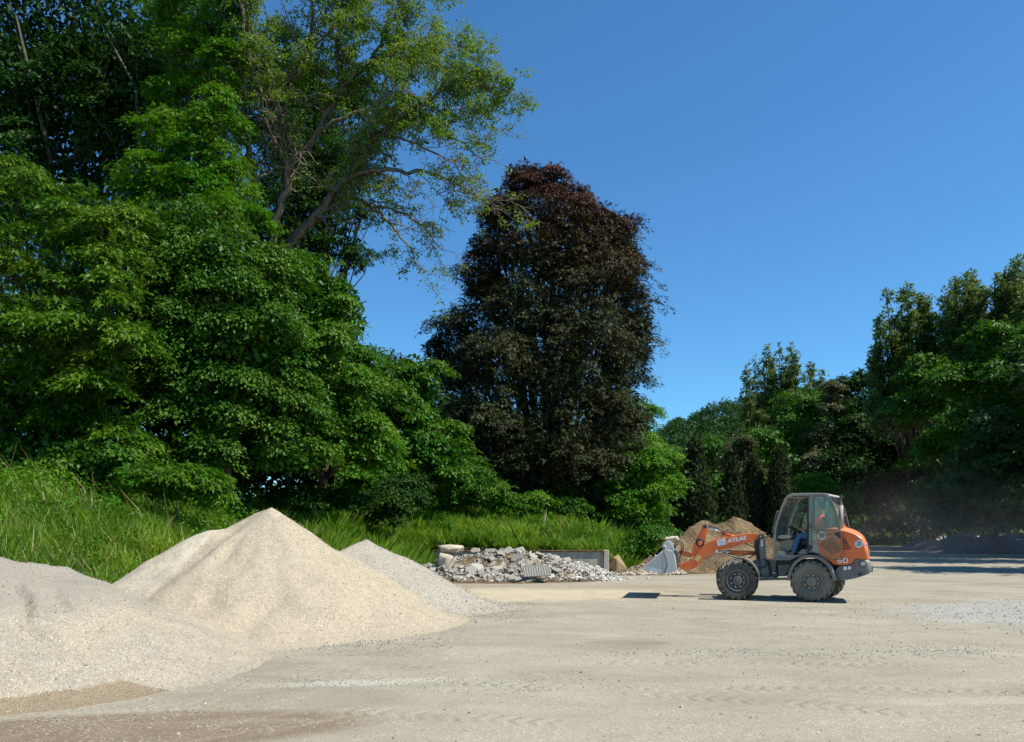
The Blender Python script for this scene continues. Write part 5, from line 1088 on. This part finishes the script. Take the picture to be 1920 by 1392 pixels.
# interior
plate('side_console', RM, smooth_poly([(1100, 412), (1228, 408), (1230, 430), (1160, 446), (1100, 440)], 1), .95, 1.3, M['beige_plastic'], bev=.01, tp=.15)
plate('dashboard', RM, smooth_poly([(1098, 470), (1130, 452), (1225, 446), (1210, 500), (1165, 545), (1130, 572), (1098, 575)], 1), .55, 1.0, M['beige_plastic'], bev=.02, tp=.15)
plate('dashboard', RM, smooth_poly([(1100, 414), (1200, 412), (1205, 440), (1100, 444)], 1), .3, 1.3, M['beige_plastic'], bev=.015, tp=.15)
plate('floor_kick_panel', RM, [(1098, 530), (1150, 532), (1186, 580), (1098, 586)], .2, .5, M['beige_plastic'], bev=.01, tp=.15)
rod('steering_column', [RM.p(1150, 500, .78, .15), RM.p(1200, 385, .78, .15)], .035, M['black'])
cc = RM.p(1204, 378, .78, .15); axv = Vector((*RM.h, 0))*.50+Vector((0, 0, 1)); axv = (Vector((0, 0, 1))-Vector((*RM.h, 0))*.55).normalized(); e1 = Vector((*RM.l, 0)); e2 = axv.cross(e1)
rod('steering_wheel', [cc+(e1*math.cos(a)+e2*math.sin(a))*.19 for a in np.linspace(0, 2*math.pi, 29)], .015, M['black'], cap=False)
for a in (0.3, 2.4, 4.4): rod('wheel_spoke', [cc, cc+(e1*math.cos(a)+e2*math.sin(a))*.185], .012, M['black'])
plate('seat', RM, smooth_poly([(1275, 450), (1350, 446), (1440, 452), (1440, 500), (1270, 500), (1250, 470)], 1), .52, 1.02, M['black'], bev=.03, tp=.15)
plate('seat_back', RM, smooth_poly([(1440, 245), (1462, 240), (1474, 300), (1470, 460), (1430, 470), (1428, 380)], 1), .54, 1.0, M['black'], bev=.03, tp=.15)
plate('seat_base', RM, [(1280, 500), (1385, 500), (1375, 565), (1290, 565)], .6, .95, M['black'], bev=.01, tp=.15)
rod('control_lever', [RM.p(1232, 470, 1.15, .15), RM.p(1228, 400, 1.15, .15)], [.012, .02], M['black'])
plate('seat_side_box', RM, [(1262, 440), (1350, 436), (1350, 560), (1275, 560)], 1.08, 1.36, M['black'], bev=.01, tp=.15)
# --- front frame and lift arm
for t in (.50, 1.14):
    plate('tower_plate', FM, [(968, 428), (985, 418), (1012, 424), (1020, 470), (1030, 600), (1048, 742), (995, 742), (985, 640), (975, 520)], t, t+.06, M['grey'], bev=.006, tp=.50)
plate('front_frame', FM, [(905, 640), (985, 600), (1040, 640), (1070, 740), (960, 745), (900, 740)], .56, 1.14, M['darkgrey'], bev=.01, tp=.50)
plate('articulation_joint', FM, [(1030, 610), (1110, 606), (1110, 640), (1030, 645)], .70, 1.0, M['darkgrey'], bev=.01, tp=.50); plate('articulation_joint', FM, [(1030, 690), (1110, 690), (1110, 735), (1030, 735)], .70, 1.0, M['darkgrey'], bev=.01, tp=.50)
plate('crossmember', FM, [(940, 450), (985, 440), (985, 640), (960, 600), (950, 520)], .62, 1.08, M['black'], bev=.006, tp=.50)
disc('pivot_pin', FM.p(984, 432, .49, .5), (*FM.l, 0), .055, .05, M['black'], bev=.006); disc('pivot_pin_cap', FM.p(984, 432, .46, .5), (*FM.l, 0), .025, .02, M['steel'])
plate('warning_sticker', FM, [(984, 458), (1000, 458), (1003, 508), (986, 508)], .496, .4995, M['white'], bev=0, tp=.50); disc('warning_sticker', FM.p(990, 488, .493, .5), (*FM.l, 0), .02, .003, M['yellow'])
boom = [(968, 412), (900, 410), (850, 416), (780, 430), (700, 443), (650, 452), (600, 472), (560, 498), (520, 545), (488, 590), (460, 615), (420, 630), (366, 638), (366, 668), (400, 680), (445, 684), (490, 675), (525, 640), (555, 600), (580, 580), (630, 572), (648, 545), (700, 528), (780, 512), (860, 486), (930, 470), (968, 460), (978, 435)]
bo = plate('boom', FM, smooth_poly(boom, 1), .62, .74, M['orange'], bev=.008, tp=.62)
plate('boom', FM, smooth_poly(boom, 1), .96, 1.08, M['orange'], bev=.008, tp=.62)
plate('boom_crosstube', FM, smooth_poly([(540, 560), (600, 520), (620, 545), (560, 590)], 1), .74, .96, M['orange'], bev=.006, tp=.62)
disc('boom_pivot_ring', FM.p(531, 480, .66, .62), (*FM.l, 0), .105, .10, M['black'], bev=.01); disc('pivot_pin', FM.p(531, 484, .60, .62), (*FM.l, 0), .055, .03, M['orange'], bev=.006)
plate('bell_crank', FM, smooth_poly([(548, 355), (566, 340), (584, 356), (582, 400), (574, 450), (548, 520), (520, 572), (488, 590), (466, 572), (470, 520), (500, 450), (524, 400)], 1), .80, .90, M['orange'], bev=.008, tp=.62)
plate('tilt_link', FM, smooth_poly([(470, 590), (480, 570), (400, 535), (366, 545), (366, 570), (440, 590)], 1), .81, .89, M['orange'], bev=.008, tp=.62)
disc('pivot_pin', FM.p(567, 357, .78, .62), (*FM.l, 0), .05, .06, M['black'], bev=.006)
rod('tilt_cylinder_rod', [FM.p(572, 355, .85, .62), FM.p(705, 408, .85, .62)], .026, M['chrome']); rod('tilt_cylinder', [FM.p(700, 405, .85, .62), FM.p(800, 442, .85, .62)], .045, M['orange'], k=16)
rod('hydraulic_pipe', [FM.p(592, 350, .82, .62), FM.p(780, 410, .82, .62)], .011, M['black']); disc('cylinder_gland', FM.p(708, 409, .85, .62), FM.p(720, 413, .85, .62)-FM.p(700, 405, .85, .62), .05, .035, M['black'])
rod('lift_cylinder_rod', [FM.p(655, 549, .68, .62), FM.p(745, 550, .68, .62)], .028, M['chrome']); rod('lift_cylinder', [FM.p(738, 552, .68, .62), FM.p(955, 560, .68, .62)], .046, M['orange'], k=16)
disc('pivot_pin', FM.p(653, 549, .61, .62), (*FM.l, 0), .042, .05, M['steel'], bev=.006); disc('cylinder_gland', FM.p(742, 551, .68, .62), FM.p(760, 551, .68, .62)-FM.p(700, 549, .68, .62), .05, .03, M['chrome'])
rod('lift_cylinder', [FM.p(738, 552, 1.0, .62), FM.p(955, 560, 1.0, .62)], .046, M['orange'], k=16); rod('lift_cylinder_rod', [FM.p(655, 549, 1.0, .62), FM.p(745, 550, 1.0, .62)], .028, M['chrome'])
# logo and lettering on the boom
lg = plate('logo', FM, [(655, 462), (718, 447), (726, 492), (662, 506)], .612, .617, M['white'], bev=0, tp=.62)
bar('logo_line', FM, [(664, 474), (700, 465)], .609, .012, .002, M['bluetext'], lg, tp=.62); bar('logo_line', FM, [(690, 482), (720, 475)], .609, .012, .002, M['bluetext'], lg, tp=.62)
text('lettering', 'ATLAS', FM, 803, 456, .612, .125, M['white'], bold=.006, xs=1.2, ang=math.radians(10.5), shear=.25)
ys_ = plate('warning_sticker', FM, [(488, 606), (512, 570), (542, 586), (516, 624)], .612, .617, M['yellow'], bev=0, tp=.62); disc('warning_mark', FM.p(514, 597, .608, .62), (*FM.l, 0), .008, .003, M['blacktext'], ys_)
# --- quick coupler and bucket
plate('quick_coupler', FM, smooth_poly([(318, 515), (345, 530), (368, 545), (372, 640), (366, 676), (350, 650), (340, 590), (320, 560)], 1), .55, 1.15, M['darkgrey'], bev=.01, tp=.55)
plate('coupler_hook', FM, smooth_poly([(245, 500), (262, 470), (300, 465), (325, 500), (340, 540), (318, 552), (280, 548), (250, 535)], 1), .50, .58, M['steel'], bev=.008, tp=.50); plate('coupler_hook', FM, smooth_poly([(245, 500), (262, 470), (300, 465), (325, 500), (340, 540), (318, 552), (280, 548), (250, 535)], 1), 1.12, 1.2, M['steel'], bev=.008, tp=.50)
B0, B1 = -.02, 1.74
bk = bpy.data.objects.new('bucket', None); COL.objects.link(bk); bk.parent = LD; bk.matrix_parent_inverse = Matrix.Translation(-Vector(LD.location)); bk.location = FM.w(1.6, .6, .85); bk.empty_display_size = .1
def bpart(fn, *a, **k):
    o = fn(*a, **k); o.parent = bk; o.matrix_parent_inverse = Matrix.Translation(-(Vector(bk.location))); return o
for t in (B0, B1-.02):
    bpart(plate, 'side_plate', FM, [(97, 680), (108, 660), (245, 545), (248, 712), (240, 712)], t, t+.02, M['steel'], bev=.003, tp=B0)
    bpart(plate, 'clam_plate', FM, [(248, 535), (330, 545), (342, 600), (354, 686), (348, 694), (290, 708), (250, 713)], t, t+.025, M['steel'], bev=.004, tp=B0)
    bpart(bar, 'side_rib', FM, [(100, 675), (245, 548)], t+(-.008 if t < 1 else .03), .035, .03, M['steel_worn'], tp=B0)
    bpart(bar, 'clam_rib', FM, [(256, 540), (276, 610), (284, 650), (262, 710)], t+(-.008 if t < 1 else .03), .022, .025, M['darkgrey'], tp=B0)
    bpart(plate, 'wear_strip', FM, [(97, 680), (122, 655), (248, 684), (248, 711), (240, 711)], t-.006 if t < 1 else t+.02, t if t < 1 else t+.026, M['steel_worn'], bev=0, tp=B0)
bpart(sheet, 'bucket_floor', FM, [(95, 681), (170, 697), (248, 712), (350, 692)], B0+.01, B1-.01, M['steel'], B0, .014)
bpart(sheet, 'bucket_back', FM, smooth_poly([(350, 692), (344, 620), (330, 560), (300, 540), (262, 530)], 1, False), B0+.01, B1-.01, M['steel'], B0, .014)
bpart(bar, 'cutting_edge', FM, [(93, 680), (135, 690)], (B0+B1)/2, .022, B1-B0+.01, M['steel_worn'], tp=B0)
bpart(disc, 'bucket_pin', FM.p(262, 515, .48, .5), (*FM.l, 0), .045, .06, M['steel'], bev=.008); bpart(disc, 'pin_cap', FM.p(262, 515, .445, .5), (*FM.l, 0), .02, .02, M['darkgrey'])
rod('hydraulic_hose', curve3([FM.p(335, 540, .8, .62), FM.p(338, 490, .8, .62), FM.p(365, 466, .8, .62), FM.p(396, 480, .8, .62), FM.p(402, 520, .8, .62), FM.p(392, 560, .8, .62)]), .013, M['hose'])
rod('hydraulic_hose', curve3([FM.p(345, 560, .76, .62), FM.p(346, 500, .76, .62), FM.p(372, 480, .76, .62), FM.p(388, 500, .76, .62), FM.p(386, 560, .76, .62), FM.p(376, 600, .76, .62)]), .012, M['hose'])
rod('hydraulic_hose', curve3([FM.p(372, 600, .7, .62), FM.p(390, 640, .7, .62), FM.p(440, 632, .7, .62), FM.p(462, 600, .7, .62)]), .012, M['hose'])
for i, pts in enumerate(([(745, 572), (800, 590), (880, 600), (950, 560)], [(930, 480), (950, 540), (985, 560), (1010, 600), (1000, 650)], [(740, 560), (830, 578), (900, 560), (958, 556)], [(850, 470), (900, 500), (950, 520)])):
    rod('hydraulic_hose', curve3([FM.p(x, y, .60+.02*i, .62) for x, y in pts]), .012, M['hose'])
rod('hydraulic_hose', curve3([FM.p(1000, 600, .45, .5), FM.p(1030, 620, .45, .5), FM.p(1020, 660, .45, .5), FM.p(990, 665, .45, .5)]), .013, M['hose'])
plate('work_lamp', FM, smooth_poly([(955, 452), (975, 450), (978, 490), (958, 492)], 1), .38, .46, M['black'], bev=.01, tp=.5)
# stones and clods lying on the step
st = disc('clod', RM.p(1070, 733, .2), (0, 0, 1), .05, .03, M['beige_plastic'], k=7, bev=.01)

# ---------------------------------------------------------------- driver
def skin_body(name, verts, edges, radii, mat, root=0, parent=None, sub=2, obj_parent=True):
    me = bpy.data.meshes.new(name); me.from_pydata([tuple(v) for v in verts], edges, []); me.materials.append(mat)
    o = bpy.data.objects.new(name, me); COL.objects.link(o)
    bm = bmesh.new(); bm.from_mesh(me); ly = bm.verts.layers.skin.verify(); bm.verts.ensure_lookup_table()
    for i, v in enumerate(bm.verts):
        rr_ = radii[i]; v[ly].radius = rr_ if isinstance(rr_, tuple) else (rr_, rr_); v[ly].use_root = i == root
    bm.to_mesh(me); bm.free()
    m = o.modifiers.new('skin', 'SKIN'); m.use_smooth_shade = True; m.branch_smoothing = .6
    s = o.modifiers.new('sub', 'SUBSURF'); s.levels = s.render_levels = sub
    if parent is not None: o.parent = parent; o.matrix_parent_inverse = Matrix.Translation(-Vector(parent.location))
    return o
def Q(zx, zy, t): return RM.p(zx, zy, t, .15)
hipc = Q(1385, 425, .77); person = empty('person', hipc, 'seated loader driver in red shirt, blue jeans and tan shoes, hands on the steering wheel', 'person')
chest = Q(1412, 308, .77); neck = Q(1406, 262, .77); headb = Q(1396, 236, .77); headt = Q(1392, 192, .77)
LS, RS = Q(1410, 275, .58), Q(1410, 275, .96); LE, RE = Q(1345, 360, .52), Q(1345, 360, 1.0); LW, RW = Q(1248, 372, .64), Q(1248, 372, .92); LH, RH = Q(1226, 372, .66), Q(1226, 372, .90)
LK, RK = Q(1246, 418, .50), Q(1250, 420, .98); LA, RA = Q(1206, 553, .42), Q(1210, 553, .98); LT, RT = Q(1150, 566, .38), Q(1152, 566, .98); Lh, Rh = Q(1375, 432, .66), Q(1375, 432, .88)
bv = [hipc, (hipc+chest)/2, chest, neck, headb, headt, LS, LE, LW, LH, RS, RE, RW, RH, Lh, LK, LA, LT, Rh, RK, RA, RT]
be = [(0, 1), (1, 2), (2, 3), (3, 4), (4, 5), (2, 6), (6, 7), (7, 8), (8, 9), (2, 10), (10, 11), (11, 12), (12, 13), (0, 14), (14, 15), (15, 16), (16, 17), (0, 18), (18, 19), (19, 20), (20, 21)]
br = [.12, .115, .125, .052, .078, .075, .052, .04, .028, .032, .052, .04, .028, .032, .075, .058, .04, .035, .075, .058, .04, .035]
skin_body('body', bv, be, br, M['skin'], 0, person)
skin_body('shirt', [bv[i] for i in (0, 1, 2, 3, 6, 7, 10, 11)], [(0, 1), (1, 2), (2, 3), (2, 4), (4, 5), (2, 6), (6, 7)], [.14, .14, .165, .075, .085, .06, .085, .06], M['shirt'], 0, person)
skin_body('jeans', [bv[i] for i in (0, 14, 15, 16, 18, 19, 20)], [(0, 1), (1, 2), (2, 3), (0, 4), (4, 5), (5, 6)], [.138, .092, .078, .066, .092, .078, .066], M['jeans'], 0, person)
hd_ = Vector((*RM.h, 0)); up = Vector((0, 0, 1)); lt = Vector((*RM.l, 0))
for a, b in ((LA, LT), (RA, RT)):
    skin_body('shoe', [a-hd_*.05-up*.035, a+(b-a)*.5-up*.03, b-up*.02], [(0, 1), (1, 2)], [(.05, .05), (.05, .045), (.042, .03)], M['shoe'], 0, person)
for w_, s_ in ((LH, 1), (RH, -1)):
    v = [w_]; e = []; rd = [.03]
    for k in range(4):
        b = w_+hd_*.035+lt*(.022*(k-1.5)); L = (.045, .052, .048, .038)[k]; n0 = len(v); v += [b, b+hd_*L*.8-up*.01, b+hd_*L*.9-up*L*.8, b+hd_*L*.3-up*L*1.1]; e += [(0, n0), (n0, n0+1), (n0+1, n0+2), (n0+2, n0+3)]; rd += [.011, .01, .009, .008]
    n0 = len(v); v += [w_+lt*.035*s_, w_+lt*.045*s_+hd_*.03-up*.02]; e += [(0, n0), (n0, n0+1)]; rd += [.012, .01]
    skin_body('hand', v, e, rd, M['glove'], 0, person, 1)
hc = (headb+headt)/2+up*.02
def blob(name, c, s, mat, parent, keep=None, seed=0):
    bm = bmesh.new(); bmesh.ops.create_uvsphere(bm, u_segments=20, v_segments=14, radius=1)
    R = Matrix((hd_, lt, up)).transposed(); 
    for v in bm.verts: v.co = c+R @ Vector((v.co.x*s[0], v.co.y*s[1], v.co.z*s[2]))
    if keep: bmesh.ops.delete(bm, geom=[v for v in bm.verts if not keep(v.co-c)], context='VERTS')
    for f in bm.faces: f.smooth = True
    return bm_obj(name, bm, mat, parent)
blob('hair', hc+up*.025-hd_*.012, (.105, .092, .112), M['hair'], person, lambda d: d.z > -.05 and (d.dot(hd_) < .045 or d.z > .055))
blob('nose', hc+hd_*.098-up*.01, (.018, .012, .022), M['skin'], person)
for s_ in (-1, 1):
    blob('eye', hc+hd_*.084+lt*.03*s_+up*.012, (.01, .012, .009), M['white'], person); blob('ear', hc+lt*.084*s_-up*.005, (.018, .01, .03), M['skin'], person)
blob('mouth', hc+hd_*.088-up*.045, (.008, .022, .006), M['red'], person)
# ---------------------------------------------------------------- dust raised behind the loader
t = NT('dust'); 
g = t.new('ShaderNodeTexGradient', gradient_type='SPHERICAL'); tc = t.new('ShaderNodeTexCoord'); nz = t.new('ShaderNodeTexNoise'); nz.inputs['Scale'].default_value = 2.2; nz.inputs['Detail'].default_value = 3
t.l.new(tc.outputs['Object'], g.inputs[0]); t.l.new(tc.outputs['Object'], nz.inputs['Vector'])
v = t.new('ShaderNodeVolumePrincipled'); v.inputs['Color'].default_value = (.85, .82, .76, 1)
dn = t.math('MULTIPLY', t.math('POWER', g.outputs['Fac'], 1.5), t.ramp(nz.outputs['Fac'], [(.35, .2), (.65, 1.0)]))
t.l.new(t.math('MULTIPLY', dn  , .026), v.inputs['Density']); t.l.new(v.outputs[0], t.out.inputs['Volume'])
bm = bmesh.new(); bmesh.ops.create_icosphere(bm, subdivisions=3, radius=1)
o = bm_obj('dust_cloud', bm, t.m, None, True); o.location = (21, 40, 1.2); o.scale = (7.5, 9, 4.2)
tag(o, 'thin pale dust cloud hanging over the yard at right', 'dust', kind='stuff')
